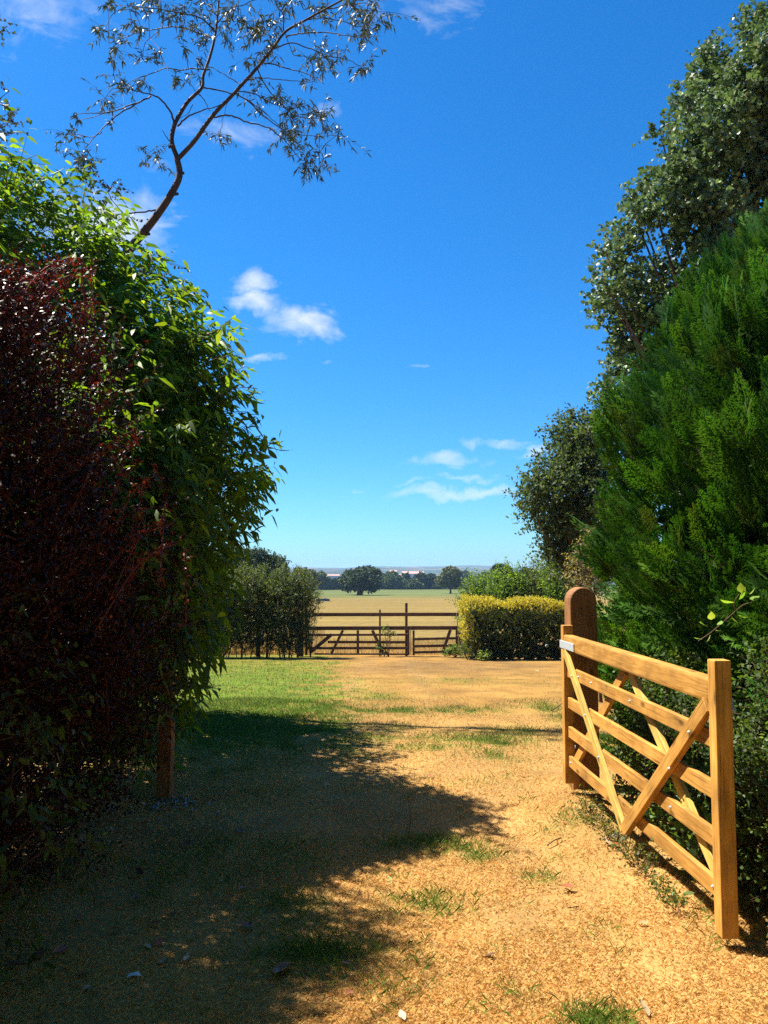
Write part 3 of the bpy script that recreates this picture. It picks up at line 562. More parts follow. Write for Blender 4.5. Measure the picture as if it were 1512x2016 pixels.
# ------------------------------------------------------------------ left shrubs
def shrub(name, loc, label, cat, blobs, ntwig, tl, nl, L, W, cols, weights, seed, mat, stem_mat, up=.4, shape='diamond', hang=0., droop=0., fill=(0, .1), fill_cols=None, nstem=14, group=None, rand=.7, shell=.22, lump=.22, back=.35, spread=.9, var=.3, stem_r=.0025, base_r=.022, foliage_name='foliage'):
    r = rngf(seed); e = empty(name, loc, label, cat, group)
    a, n = blob_anchors(r, blobs, ntwig, shell, back, lump); m = MB(); s = MB()
    twig_foliage(r, m, a, n, tl, nl, L, W, cols, weights, up, rand, shape, hang, droop, s, var=var, spread=spread, stem_r=stem_r)
    if fill[0]: inner_fill(r, m, blobs, fill[0], fill[1], fill_cols or cols)
    m.build(foliage_name, mat, e, 'stuff')
    tips = a[r.choice(len(a), nstem)]; limb_set(r, s, loc, tips, base_r); s.build('stems', stem_mat, e, 'stuff')
    return e, r
G_LEAF = [(.10, .19, .016), (.14, .25, .022), (.065, .13, .014), (.20, .28, .025)]
blg = [(-2.95, 6.5, 2.5, 1.1, 1.1, 2.25), (-1.9, 6.35, 2.35, .66, .85, 1.2), (-2.05, 6.2, 1.15, .58, .8, 1.05), (-2.4, 6.6, 3.25, .72, .8, .9), (-1.57, 6.4, 3.0, .26, .35, .5), (-1.45, 6.4, 2.35, .36, .5, .5), (-3.3, 6.5, 3.9, .75, .8, 1.0), (-1.72, 6.2, 1.45, .38, .6, .6), (-1.95, 5.9, 2.5, .5, .5, .9), (-1.78, 5.55, 2.0, .42, .42, .85), (-2.15, 5.5, 2.5, .45, .45, .65), (-1.75, 5.6, 1.1, .36, .4, .7), (-1.9, 5.2, 2.1, .40, .4, .5), (-1.72, 5.2, 1.75, .36, .38, .6)]
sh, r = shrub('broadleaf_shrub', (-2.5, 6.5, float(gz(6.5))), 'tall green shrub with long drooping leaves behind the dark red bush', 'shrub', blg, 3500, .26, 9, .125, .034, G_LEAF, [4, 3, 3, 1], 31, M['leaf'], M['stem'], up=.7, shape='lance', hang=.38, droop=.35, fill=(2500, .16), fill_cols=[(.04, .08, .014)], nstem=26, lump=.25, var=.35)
m = MB(); st_ = MB(); a_, n_ = blob_anchors(r, blg, 190, .05, .3, .2)
twig_foliage(r, m, a_, n_, .52, 11, .115, .034, G_LEAF, None, 1.1, .7, 'lance', .25, .35, st_, stem_r=.004); m.build('shoot_leaves', M['leaf'], sh, 'stuff'); st_.build('shoot_stems', M['stem'], sh, 'stuff')
# the largest single leaves hang on the outline: one object each
lb = MB(); tt = np.linspace(0, 1, 6); wprof = np.array([.06, .38, .5, .45, .27, .0]); vv = []; 
for k in range(6):
    z = -.30*tt[k]**2
    vv += [(tt[k], .27*wprof[k], z+.04*wprof[k]), (tt[k], 0, z), (tt[k], -.27*wprof[k], z+.04*wprof[k])]
ff_ = []
for k in range(5):
    for j in range(2): a = k*3+j; ff_ += [(a, a+1, a+4), (a, a+4, a+3)]
LEAFM = []
for cc in G_LEAF:
    lb = MB(); lb.add(vv, ff_, cc); me = lb.mesh('leaf', smooth=True); me.materials.append(M['leaf']); LEAFM.append(me)
def big_leaf(me, p, d, L, parent, r, name='leaf'):
    d = Vector(d).normalized(); s = d.cross(Vector((r.normal()*.3, r.normal()*.3, 1))).normalized(); n = s.cross(d)*-1
    n = d.cross(s)
    o = bpy.data.objects.new(name, me); COL.objects.link(o); o.parent = parent; q = np.asarray(p)-wloc(parent)
    o.matrix_local = Matrix(((d[0]*L, s[0]*L, n[0]*L, q[0]), (d[1]*L, s[1]*L, n[1]*L, q[1]), (d[2]*L, s[2]*L, n[2]*L, q[2]), (0, 0, 0, 1)))
    return o
outl = [(20,300),(70,330),(105,380),(110,430),(150,480),(200,500),(250,560),(280,600),(330,640),(350,640),(400,640),(430,650),(450,690),(470,740),(485,800),(500,870),(515,875),(490,930),(470,970),(480,1000),(455,1040),(440,1100),(430,1150),(420,1200),(410,1250),(400,1300),(390,1340),(380,1370)]
r = rngf(77); stm = MB()
for k in range(46):
    i = k % len(outl); x, y = outl[i]; d = 6.0+r.uniform(-.25, .4); c = P(x-26+r.normal()*14, y+10+r.normal()*16, d); tip = c+np.array([.10+.1*r.random(), r.normal()*.1, (.12 if y < 1000 else -.10)*r.random()])
    root = c+np.array([-.28, .1, -.1]); pth = smooth_path([root, c, tip], 4); tube(stm, pth, np.linspace(.005, .002, len(pth)), 4)
    for j in range(6):
        f = (j+1)/6; p = c+(tip-c)*f; dv = np.array([r.normal()*.6+.25, r.normal()*.5, -.55+r.normal()*.3])
        big_leaf(LEAFM[r.integers(4)], p, dv, r.uniform(.10, .16), sh, r)
stm.build('shoots', M['stem'], sh, 'stuff')
# dark red barberry
R_LEAF = [(.030, .010, .010), (.020, .009, .009), (.050, .014, .011), (.11, .028, .014), (.030, .028, .014)]
blb = [(-2.35, 4.55, 1.5, 1.2, 1.25, 1.65), (-1.92, 4.5, 1.10, .58, .95, 1.1), (-2.25, 4.7, 2.25, .50, .8, .85), (-1.72, 4.6, 1.30, .32, .6, .75), (-2.6, 4.2, 2.3, .9, .9, 1.0), (-2.4, 3.5, 1.1, .75, .8, 1.2), (-1.95, 5.2, 1.3, .42, .5, .8), (-2.9, 3.6, 1.9, .7, .9, 1.1), (-2.35, 3.5, 2.2, .6, .7, .95), (-2.2, 4.0, 2.4, .45, .6, .75)]
blb = [(b[0]-.13-(.06 if b[2] > 1.2 else 0), *b[1:]) for b in blb]
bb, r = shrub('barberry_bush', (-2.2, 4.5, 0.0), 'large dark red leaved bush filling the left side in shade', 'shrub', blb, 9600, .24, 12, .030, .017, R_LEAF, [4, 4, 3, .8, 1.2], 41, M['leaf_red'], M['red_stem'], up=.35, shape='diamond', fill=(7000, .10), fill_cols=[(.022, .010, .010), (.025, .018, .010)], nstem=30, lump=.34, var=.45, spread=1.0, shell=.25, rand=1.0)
m = MB(); st_ = MB(); a_, n_ = blob_anchors(r, blb, 300, .05, .3, .25)
twig_foliage(r, m, a_, n_, .42, 26, .028, .016, R_LEAF, [2, 2, 3, 2, 1], .9, .9, 'diamond', 0, 0, st_, stem_r=.003); m.build('shoot_leaves', M['leaf_red'], bb, 'stuff'); st_.build('shoot_stems', M['red_stem'], bb, 'stuff')
s = MB(); lv = MB()
for k in range(90):      # arching sprays over the top and the side
    if k < 60: x, y = [(20,560),(60,530),(130,520),(180,510),(205,515),(110,580),(210,600),(225,680),(260,770),(300,850),(330,930),(365,990),(385,1060),(160,560),(60,600)][k % 15]
    else: x, y = r.uniform(0, 330), r.uniform(620, 1050)
    if y > 620+ (x)*1.0 or k < 60:
        tipp = P(x-34+r.normal()*12, y+r.normal()*12, 4.3+r.uniform(-.3, .5)); base = tipp+np.array([-.30+r.normal()*.15, r.normal()*.2, -.42]); pth = smooth_path([base, (base+tipp)/2+[0, 0, .10], tipp], 5); tube(s, pth, np.linspace(.005, .0018, len(pth)), 4)
        n = 60; f = r.random(n); p = pth[(f*(len(pth)-1)).astype(int)]+r.normal(size=(n, 3))*.012
        leaf_add(lv, p, r.normal(size=(n, 3))+[0, 0, .3], r.normal(size=(n, 3)), r.uniform(.018, .034, n), r.uniform(.011, .018, n), palette(r, n, [(.16, .028, .018), (.10, .02, .016), (.22, .05, .02)], var=.35))
s.build('arching_stems', M['red_stem'], bb, 'stuff'); lv.build('young_leaves', M['leaf_red'], bb, 'stuff')
# pale green climber low at the left edge
bln = [(-1.62, 3.35, .55, .30, .35, .55), (-1.75, 3.55, .95, .32, .4, .45)]
shrub('climbing_plant', (-1.75, 3.4, 0.0), 'leafy green climber at the lower left edge of the picture', 'plant', bln, 170, .18, 6, .048, .024, [(.07, .11, .02), (.10, .14, .035), (.055, .085, .02)], None, 47, M['leaf'], M['stem'], up=.1, shape='lance', hang=.7, droop=.2, nstem=8, base_r=.008)
# shrubs hidden behind, whose shade falls on the lawn
shrub('hedge_shrub', (-3.85, 10.1, float(gz(10.1))), 'dense shrub behind the drooping green one, shading the lawn', 'shrub', [(-3.7, 10.6, 1.5, 1.0, 1.0, 1.9), (-4.0, 9.4, 1.5, 1.0, 1.1, 2.1), (-3.25, 8.6, 1.7, .95, 1.0, 1.9), (-3.1, 9.9, 2.3, .62, .8, 1.0), (-2.75, 7.7, 2.4, .55, .8, 1.0), (-3.0, 10.7, 2.0, .5, .5, .8), (-2.35, 8.7, 2.5, .6, 1.0, .95), (-2.5, 9.7, 2.5, .55, .8, .9), (-2.3, 7.6, 2.6, .55, .7, .85)], 2900, .3, 8, .09, .05, G_LEAF, None, 51, M['leaf'], M['stem'], fill=(5200, .22), nstem=12)
shrub('hedge_shrub', (-5.6, 15.4, float(gz(15.4))), 'rounded shrub out of sight on the left, shading a strip of lawn', 'shrub', [(-5.3, 15.4, .7, .9, .55, 1.9), (-6.4, 15.5, .6, 1.0, .6, 1.6)], 900, .3, 8, .10, .06, G_LEAF, None, 52, M['leaf'], M['stem'], fill=(1400, .25), nstem=10)

hv, _ = shrub('hedge_shrub', (-3.0, 0.6, 0.0), 'tall dense hedge shrub off to the left, added to shade the foreground', 'shrub', [(-3.2, 1.9, 1.9, 1.1, 1.3, 2.3), (-3.0, .2, 2.0, 1.1, 1.5, 2.4), (-3.0, -2.0, 2.0, 1.2, 1.6, 2.6), (-3.6, 2.9, 2.2, 1.0, 1.0, 2.2), (-2.8, 3.1, 3.3, .6, .65, .9), (-2.7, 2.7, 2.6, .6, .6, .9)], 1500, .35, 7, .13, .08, G_LEAF, None, 53, M['leaf'], M['stem'], fill=(3000, .35), nstem=14, back=.9)  # added beside the view to cut sky light and shade the foreground
m = MB()
for q in ([(-3.2, 3.2, 3.6), (-2.85, 3.9, 4.6), (-2.62, 4.35, 4.85), (-2.52, 4.5, 4.8)], [(-3.2, 3.1, 3.6), (-2.95, 3.7, 4.4), (-2.75, 4.3, 4.55)]):
    pth = smooth_path(q, 6); tube(m, pth, np.linspace(.020, .006, len(pth)), 5)
m.build('arching_branch', M['stem'], hv)
shrub('hedge_shrub', (3.4, 0.4, 0.0), 'tall unseen hedge shrub right of the viewer, added to block sky light', 'shrub', [(3.3, 1.2, 1.8, 1.1, 1.2, 2.2), (3.2, -.7, 1.9, 1.1, 1.5, 2.4), (3.0, -2.8, 2.0, 1.2, 1.6, 2.6)], 900, .35, 7, .13, .08, G_LEAF, None, 54, M['leaf'], M['stem'], fill=(2400, .35), nstem=14, back=.9)  # unseen, added to block sky light from the right
shrub('hedge_shrub', (0.5, -6.5, 0.0), 'broad unseen leafy tree behind and above the viewer, added to block sky light', 'shrub', [(0.3, -7.0, 4.6, 2.8, 2.2, 3.6), (-2.6, -5.6, 3.6, 1.9, 2.0, 3.6), (3.0, -5.6, 3.6, 1.9, 2.0, 3.6), (0.2, -2.6, 7.6, 4.2, 3.0, 1.6)], 1800, .5, 7, .2, .13, G_LEAF, None, 55, M['leaf'], M['stem'], fill=(4500, .6), nstem=14, back=.9, base_r=.12)  # unseen crown, added behind and overhead to darken the ambient light

# ------------------------------------------------------------------ conifers on the right
def spray_templates(seed, n=4):
    r = rngf(seed); out = []
    for q in range(n):
        v = []; t = []; c = []
        def tri(p0, p1, w, cc):
            p0 = np.array(p0); p1 = np.array(p1); d = p1-p0; s = np.array([-d[1], d[0], 0]); s = s/max(np.linalg.norm(s), 1e-6)*w; k = len(v); m_ = p0+d*.4
            v.extend([p0, m_+s, p1, m_-s]); t.extend([(k, k+1, k+2), (k, k+2, k+3)]); c.extend([cc*.8, cc, cc*1.25, cc])
        def tri1(p0, p1, w, cc):
            p0 = np.array(p0); p1 = np.array(p1); d = p1-p0; s = np.array([-d[1], d[0], 0]); s = s/max(np.linalg.norm(s), 1e-6)*w; k = len(v)
            v.extend([p0+s, p1, p0-s]); t.append((k, k+1, k+2)); c.extend([cc*.9, cc*1.25, cc*.9])
        cur = lambda x: np.array([x, .05*math.sin(3*x+q), .22*x*x])
        tri(cur(0), cur(1.02), .012, .9)
        for i in range(8):
            x = .10+.86*i/8+r.normal()*.015
            for sg in (-1, 1):
                Lb = (.40*(1-x)**.8+.13)*r.uniform(.8, 1.15); a = math.radians(r.uniform(28, 46))*sg
                p0 = cur(x); dr = np.array([math.cos(a), math.sin(a), .12]); p1 = p0+dr*Lb+np.array([0, 0, r.normal()*.03]); tri(p0, p1, .027, .72+.45*x)
                for f in (.35, .62):
                    for s2 in (-1, 1):
                        a2 = a+s2*math.radians(32); q0 = p0+(p1-p0)*f; tri1(q0, q0+np.array([math.cos(a2), math.sin(a2), .1])*Lb*.42, .019, .8+.45*x)
        out.append((np.array(v), np.array(t), np.array(c)))
    return out
TPL = spray_templates(3)
def conifer(loc, label, Rr, Hh, nspray, seed, L=.30, extra=None):
    r = rngf(seed); loc = np.array([loc[0], loc[1], float(gz(loc[1]))]); e = empty('conifer_tree', loc, label, 'tree', None)
    prof = lambda z: Rr*np.clip(1-np.clip(z/Hh, 0, 1)**2.4, 0, 1)**(1/2.4)*(1-.09*np.clip(1-z/1.0, 0, 1))
    N = nspray; m = N*4
    z = Hh*r.random(m)**0.9; a = r.random(m)*2*math.pi; lob = .10*np.sin(a*7+z*2.1)+.08*np.sin(a*13-z*5+1)+.07*np.sin(z*6+a*3); R = prof(z)*(1+lob*.85-.06)
    dep = 1-np.abs(r.normal(size=m))*.10; R = R*dep
    p = np.stack([loc[0]+np.cos(a)*R, loc[1]+np.sin(a)*R, loc[2]+z], 1)
    sl = Rr*(z/Hh)/np.sqrt(np.clip(1-(z/Hh)**2, .03, 1)); o = norm(np.stack([np.cos(a), np.sin(a), np.clip(sl*.5, 0, 1.5)], 1))
    vis = (o*norm(CAMP-p)).sum(1); ok = (vis > -.2) | (r.random(m) < .12); wgt = r.random(m) < np.clip(prof(z)/Rr+.15, 0, 1); p = p[ok & wgt][:N]; o = o[ok & wgt][:N]; N = len(p)
    mb = MB()
    for q, (v, t, c) in enumerate(TPL):
        i = np.arange(q, N, len(TPL)); n = len(i)
        pi_ = p[i]; swirl = np.stack([np.sin(pi_[:, 2]*4.1+pi_[:, 1]*3.3), np.sin(pi_[:, 2]*3.1+pi_[:, 0]*4.7), np.sin(pi_[:, 0]*5.0+pi_[:, 1]*4.0+pi_[:, 2]*2.0)], 1)
        d = norm(o[i]*.80+np.array([-.28, 0, .55])+swirl*.26+r.normal(size=(n, 3))*.20); s = norm(np.cross(d, o[i]*.8+np.array([0, -.3, .5])+r.normal(size=(n, 3))*.5)); u = np.cross(d, s)
        sg = np.sign((u*np.array([0, 0, 1.0])).sum(1, keepdims=True)); u = u*sg
        sc = (L*r.uniform(.6, 1.25, n))[:, None, None]
        base = p[i]-d*L*.45
        W = base[:, None]+sc*(v[None, :, 0:1]*d[:, None]+v[None, :, 1:2]*s[:, None]*1.0+v[None, :, 2:3]*u[:, None])
        ton = palette(r, n, [(.070, .175, .020), (.046, .125, .017), (.105, .215, .024), (.12, .155, .028)], [4, 4, 2.5, .8], .3)*(.75+.5*fbm(pi_[:, 0]*2.3+pi_[:, 1]*1.9, pi_[:, 2]*2.3, 3))[:, None]
        mb.add(W.reshape(-1, 3), (np.arange(n)[:, None, None]*len(v)+t[None]).reshape(-1, 3), (ton[:, None]*c[None, :, None]).reshape(-1, 3))
    s = MB(); tube(s, [loc-[0, 0, .1], loc+[0, 0, Hh*.5], loc+[0, 0, Hh*.93]], [.16, .10, .02], 8)
    s.build('trunk', M['bark'], e, smooth=True); s = MB()
    k = r.choice(N, 150); limb_set(r, s, loc+[0, 0, 0], [], .02)
    for q in k:
        b = loc+[0, 0, max(.1, p[q][2]-loc[2]-.5)*.9]; tube(s, smooth_path([b, (b+p[q])/2+[0, 0, -.05], p[q]-o[q]*.1], 3), np.linspace(.02, .005, 7), 4)
    f = MB(); n = int(2600*Rr*Rr)                       # inner fill leaves, coloured dark so the gaps read as shade
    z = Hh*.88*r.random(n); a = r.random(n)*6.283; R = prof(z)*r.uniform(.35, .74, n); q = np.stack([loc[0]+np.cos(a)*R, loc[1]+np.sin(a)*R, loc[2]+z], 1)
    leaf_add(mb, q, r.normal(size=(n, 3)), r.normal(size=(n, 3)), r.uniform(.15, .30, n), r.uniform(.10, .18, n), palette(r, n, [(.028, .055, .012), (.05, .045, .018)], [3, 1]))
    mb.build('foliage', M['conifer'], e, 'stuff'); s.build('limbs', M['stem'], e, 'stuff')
    return e
conifer((3.72, 6.6), 'broad green conifer of feathery sprays behind the open gate', 1.98, 4.6, 4900, 61)
conifer((3.45, 3.75), 'second conifer cut by the right edge of the picture', 1.42, 3.9, 1700, 62)

# low undergrowth behind the gate
def low(px_blobs, name, label, n, L, W, cols, seed, shape='round', nl=7, tl=.16, up=.5, mat='leaf', hang=.1, nst=16):
    b = np.array(px_blobs); loc = (float(b[0][0]), float(b[0][1]), float(gz(b[0][1])))
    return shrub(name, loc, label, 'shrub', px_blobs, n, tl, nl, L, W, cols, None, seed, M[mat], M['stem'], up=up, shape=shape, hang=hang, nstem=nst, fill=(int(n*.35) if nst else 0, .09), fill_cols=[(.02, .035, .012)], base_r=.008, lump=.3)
COT = [(.045, .085, .018), (.07, .12, .025), (.03, .06, .014), (.11, .16, .05)]
low([(1.86, 4.95, .30, .30, .75, .42), (1.92, 5.5, .40, .30, .40, .50)], 'undergrowth_shrub', 'small leaved undergrowth behind the hinge half of the new gate', 1300, .026, .018, COT, 71)
low([(1.96, 4.0, .32, .33, .65, .48), (2.05, 3.9, .75, .30, .55, .42)], 'undergrowth_shrub', 'small leaved undergrowth behind the latch half of the new gate', 1500, .026, .018, COT, 72)
low([(2.0, 3.1, .36, .33, .35, .5), (2.05, 3.2, .85, .28, .35, .5)], 'undergrowth_shrub', 'small leaved undergrowth right of the latch post', 1100, .024, .018, COT, 73)
# ivy trails low down
low([(1.72, 4.35, .18, .14, .35, .22), (1.80, 3.95, .38, .12, .2, .25)], 'ivy_plant', 'pale green ivy growing at the foot of the gate', 130, .05, .045, [(.09, .17, .04), (.13, .21, .06), (.06, .12, .03)], 74, nl=4, tl=.2, up=.3)
low([(1.33, 5.2, .02, .06, .35, .05), (1.36, 4.6, .02, .06, .35, .05)], 'weed_patch', 'low straggling weeds along the foot of the gate near the braces', 130, .022, .014, [(.09, .13, .03), (.16, .13, .05), (.06, .09, .02)], 75, 'diamond', 6, .06, .6, nst=0)
low([(1.36, 3.95, .01, .05, .22, .05)], 'weed_patch', 'sparse weeds under the bottom bar near the latch post', 36, .022, .014, [(.10, .15, .03), (.07, .11, .02)], 76, 'diamond', 5, .05, .6, nst=0)
# bindweed sprig with large pale leaves
r = rngf(81); sp = empty('bindweed_sprig', P(1385, 1262, 4.6), 'pale green trailing sprig with broad leaves hanging out of the conifer', 'plant')
m = MB(); pth = smooth_path([P(1375, 1262, 4.75), P(1400, 1245, 4.7), P(1435, 1215, 4.65), P(1462, 1192, 4.62), P(1482, 1186, 4.6)], 5); tube(m, pth, .003, 5); pth2 = smooth_path([P(1448, 1205, 4.63), P(1446, 1185, 4.6), P(1455, 1170, 4.6)], 4); tube(m, pth2, .0025, 5)
m.build('stem', M['stem'], sp)
bl = MB(); tt = np.linspace(0, 1, 5); wp = np.array([.1, .75, .85, .5, 0]); v = []
for k in range(5): v += [(tt[k], .42*wp[k], .06*wp[k]-.1*tt[k]**2), (tt[k], 0, -.1*tt[k]**2), (tt[k], -.42*wp[k], .06*wp[k]-.1*tt[k]**2)]
f = []
for k in range(4):
    for j in range(2): a = k*3+j; f += [(a, a+1, a+4), (a, a+4, a+3)]
BLM = []
for cc in ((.22, .36, .06), (.16, .30, .05), (.30, .38, .09)):
    bl = MB(); bl.add(v, f, cc); me = bl.mesh('leaf', smooth=True); me.materials.append(M['leaf']); BLM.append(me)
for (x, y, L, dx, dz) in [(1445,1186,.085,-1,.1),(1455,1180,.08,.2,.3),(1462,1168,.07,-.4,.9),(1476,1180,.06,.8,.2),(1440,1214,.05,.4,-.5),(1452,1210,.06,.9,-.4),(1420,1222,.05,-.6,-.6),(1390,1232,.07,-.7,.3),(1400,1220,.06,-.2,.8),(1408,1240,.045,.7,-.2),(1398,1250,.05,-.4,-.8),(1382,1258,.05,-.9,.1),(1475,1170,.05,.5,.6)]:
    big_leaf(BLM[r.integers(3)], P(x, y, 4.6), (dx, -.4+r.normal()*.3, dz), L, sp, r)

# ------------------------------------------------------------------ broadleaf trees on the right
def pxblobs(l, d, dd=0.0, seed=0, ry=1.0, shrink=1.0):
    r = rngf(seed); out = []
    for q in l:
        x, y, rx = q[:3]; rz = q[3] if len(q) > 3 else rx; rx *= shrink; rz *= shrink
        d2 = d+r.uniform(-1, 1)*dd; c = P(x, y, d2); out.append((c[0], c[1], c[2], rx/F_PX*d2, rx/F_PX*d2*ry, rz/F_PX*d2))
    return out
def tree(name, base, label, blobs, ntwig, tl, nl, L, W, cols, weights, seed, trunk_r, mat='leaf', shape='diamond', fill=(0, .2), bark='bark', group=None, shell=.25, lump=.3, hang=0., up=.3, nlimb=None, back=.3, fill_cols=None, lean=0.0):
    r = rngf(seed); base = np.array([base[0], base[1], float(gz(base[1]))]); e = empty(name, base, label, 'tree', group)
    a, n = blob_anchors(r, blobs, ntwig, shell, back, lump); m = MB(); s = MB()
    twig_foliage(r, m, a, n, tl, nl, L, W, cols, weights, up, .8, shape, hang, .15, None, var=.3)
    if fill[0]: inner_fill(r, m, blobs, fill[0], fill[1], fill_cols or cols)
    m.build('crown', M[mat], e, 'stuff')
    B = np.array(blobs); top = B[np.argmax(B[:, 2])][:3]; cen = B[:, :3].mean(0); zt = B[:, 2].max()
    tops = np.array([base[0]+(cen[0]-base[0])*.5, base[1]+(cen[1]-base[1])*.5, base[2]+(zt-base[2])*.75]); pth = smooth_path([base-[0, 0, .1], base+(tops-base)*.5+[trunk_r*lean, 0, 0], tops], 5); t = MB(); rr = np.linspace(trunk_r, trunk_r*.35, len(pth)); rr[0] *= 1.3
    tube(t, pth, rr, 8); t.build('trunk', M[bark], e, smooth=True)
    for b in B:
        k = min(len(pth)-1, max(2, int(len(pth)*(.25+.6*np.clip((b[2]-base[2])/(zt-base[2]+1e-6)-.3, 0, 1))))); q = pth[k]
        p2 = smooth_path([q, (q+b[:3])/2+[0, 0, -.05*np.linalg.norm(b[:3]-q)], b[:3]], 4); tube(s, p2, np.linspace(trunk_r*.45, trunk_r*.12, len(p2)), 5)
    s.build('limbs', M[bark], e, 'stuff'); return e
pop = pxblobs([(1520,120,75),(1450,190,80),(1400,165,55),(1510,230,90),(1400,270,70),(1345,300,55),(1450,330,85),(1330,380,70),(1275,400,45),(1390,430,70),(1500,420,90),(1340,470,45),(1215,510,34,40),(1225,590,55),(1280,560,45),(1330,560,50),(1195,600,30),(1250,650,48),(1225,690,40),(1300,640,50),(1210,760,36),(1250,740,40),(1560,300,90),(1570,150,70),(1480,60,45),(1520,30,40),(1390,130,30),(1360,215,35),(1420,520,70),(1500,560,80),(1240,430,25),(1180,560,20),(1215,810,30),(1385,100,16),(1340,190,18),(1290,265,16),(1260,350,18),(1240,395,16),(1195,480,16),(1180,500,14),(1215,465,14),(1172,590,12),(1178,640,14),(1215,690,16),(1175,765,12),(1505,70,22)], 13.2, .9, 3, 1.0, .74)
pop = [(b[0]+.10, *b[1:]) for b in pop]
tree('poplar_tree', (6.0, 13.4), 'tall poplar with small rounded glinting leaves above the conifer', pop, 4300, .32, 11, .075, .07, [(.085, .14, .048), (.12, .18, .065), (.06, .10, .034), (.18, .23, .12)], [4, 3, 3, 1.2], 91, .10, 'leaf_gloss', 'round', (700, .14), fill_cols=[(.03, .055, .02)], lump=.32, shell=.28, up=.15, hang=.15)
oak = pxblobs([(1140,870,45),(1120,920,50),(1170,900,50),(1085,960,45),(1045,970,22,16),(1120,990,55),(1070,1005,32),(1160,1000,60),(1055,950,16),(1100,1050,42),(1140,1070,50),(1095,1095,24,20),(1180,960,40),(1110,845,22),(1185,830,24),(1172,850,22),(1160,1110,45),(1130,1125,30),(1045,1000,16)], 18, .8, 4)
tree('oak_tree', (4.7, 18.3), 'dark broadleaf tree standing left of the conifer against the sky', oak, 2100, .38, 10, .10, .06, [(.045, .075, .03), (.065, .10, .045), (.035, .055, .022), (.10, .12, .07)], [4, 3, 3, 1], 92, .13, 'leaf', 'diamond', (900, .2), lump=.35, shell=.3, up=.3)
dry = pxblobs([(1150,1120,24,40),(1160,1160,20,34),(1165,1070,16,28)], 12, .2, 6)
tree('dry_leaved_shrub', (3.2, 12.0), 'shrub with dry bleached leaves between conifer and hedge', dry, 260, .22, 8, .05, .022, [(.22, .18, .10), (.15, .13, .06), (.09, .11, .04)], None, 93, .03, 'leaf', 'lance', shell=.3, hang=.3)

# ------------------------------------------------------------------ hedges across the far end
r = rngf(101)
def boxpts(rng, n, x0, x1, y0, y1, z0f, z1f, lump=.12):
    """points on the near face, the top and the ends of a hedge; normals"""
    p = []; q = []
    k = rng.random(n); x = rng.uniform(x0, x1, n); f = rng.random(n)
    for i in range(n):
        top = z1f(x[i]); bot = z0f(x[i])
        if k[i] < .5: p.append((x[i], y0+abs(rng.normal())*.12, bot+(top-bot)*f[i])); q.append((0, -1, .2))
        elif k[i] < .85: p.append((x[i], y0+(y1-y0)*f[i], top-abs(rng.normal())*.1)); q.append((0, -.2, 1))
        elif k[i] < .93: p.append((x0+abs(rng.normal())*.12, y0+(y1-y0)*rng.random(), bot+(top-bot)*f[i])); q.append((-1, 0, .2))
        else: p.append((x1-abs(rng.normal())*.12, y0+(y1-y0)*rng.random(), bot+(top-bot)*f[i])); q.append((1, 0, .2))
    p = np.array(p); q = np.array(q, float); p += q*(fbm(p[:, 0]*2.2+p[:, 2]*1.7, p[:, 2]*2.2, 3)[:, None]-.5)*lump*4
    return p, q
# clipped golden hedge
y0 = 24.6; xa, xb = P(915, 1250, y0)[0], P(1180, 1250, y0)[0]; gh = empty('golden_hedge', (xa, y0, float(gz(y0))), 'low clipped hedge with yellow top beside the far gates', 'hedge')
zt = lambda x: P(1000, 1187, y0)[2]+.06*math.sin(x*3); zb = lambda x: float(gz(y0))+.02
p, q = boxpts(r, 3800, xa, xb, y0, y0+1.3, zb, zt, .1); m = MB(); topf = np.clip((p[:, 2]-(P(1000, 1209, y0)[2]))/.14, 0, 1)
xe = np.clip(1-(p[:, 0]-xa)/.45, 0, 1)*np.clip((p[:, 2]+.9)/.5, 0, 1); yl = np.maximum(topf, xe*.9) > r.random(len(p))
for sel, cols in ((yl, [(.40, .335, .030), (.30, .27, .030), (.46, .40, .06)]), (~yl, [(.055, .085, .018), (.085, .11, .022), (.20, .17, .03)])):
    twig_foliage(r, m, p[sel], q[sel], .13, 9, .050, .030, cols, [4, 3, 1.0], .4, .7, 'diamond', var=.3)
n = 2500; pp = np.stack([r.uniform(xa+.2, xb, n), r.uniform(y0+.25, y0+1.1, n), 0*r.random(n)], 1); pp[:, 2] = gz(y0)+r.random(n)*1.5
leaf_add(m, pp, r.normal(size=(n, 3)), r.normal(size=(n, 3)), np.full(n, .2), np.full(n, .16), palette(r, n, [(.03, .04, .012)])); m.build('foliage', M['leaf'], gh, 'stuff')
s = MB()
for x in np.linspace(xa+.1, xb, 16):
    b = np.array([x, y0+.5+r.normal()*.15, gz(y0)]); tube(s, smooth_path([b, b+[r.normal()*.1, 0, .6], b+[r.normal()*.3, r.normal()*.2, 1.4]], 3), np.linspace(.03, .01, 7), 5)
s.build('stems', M['bark'], gh, 'stuff')
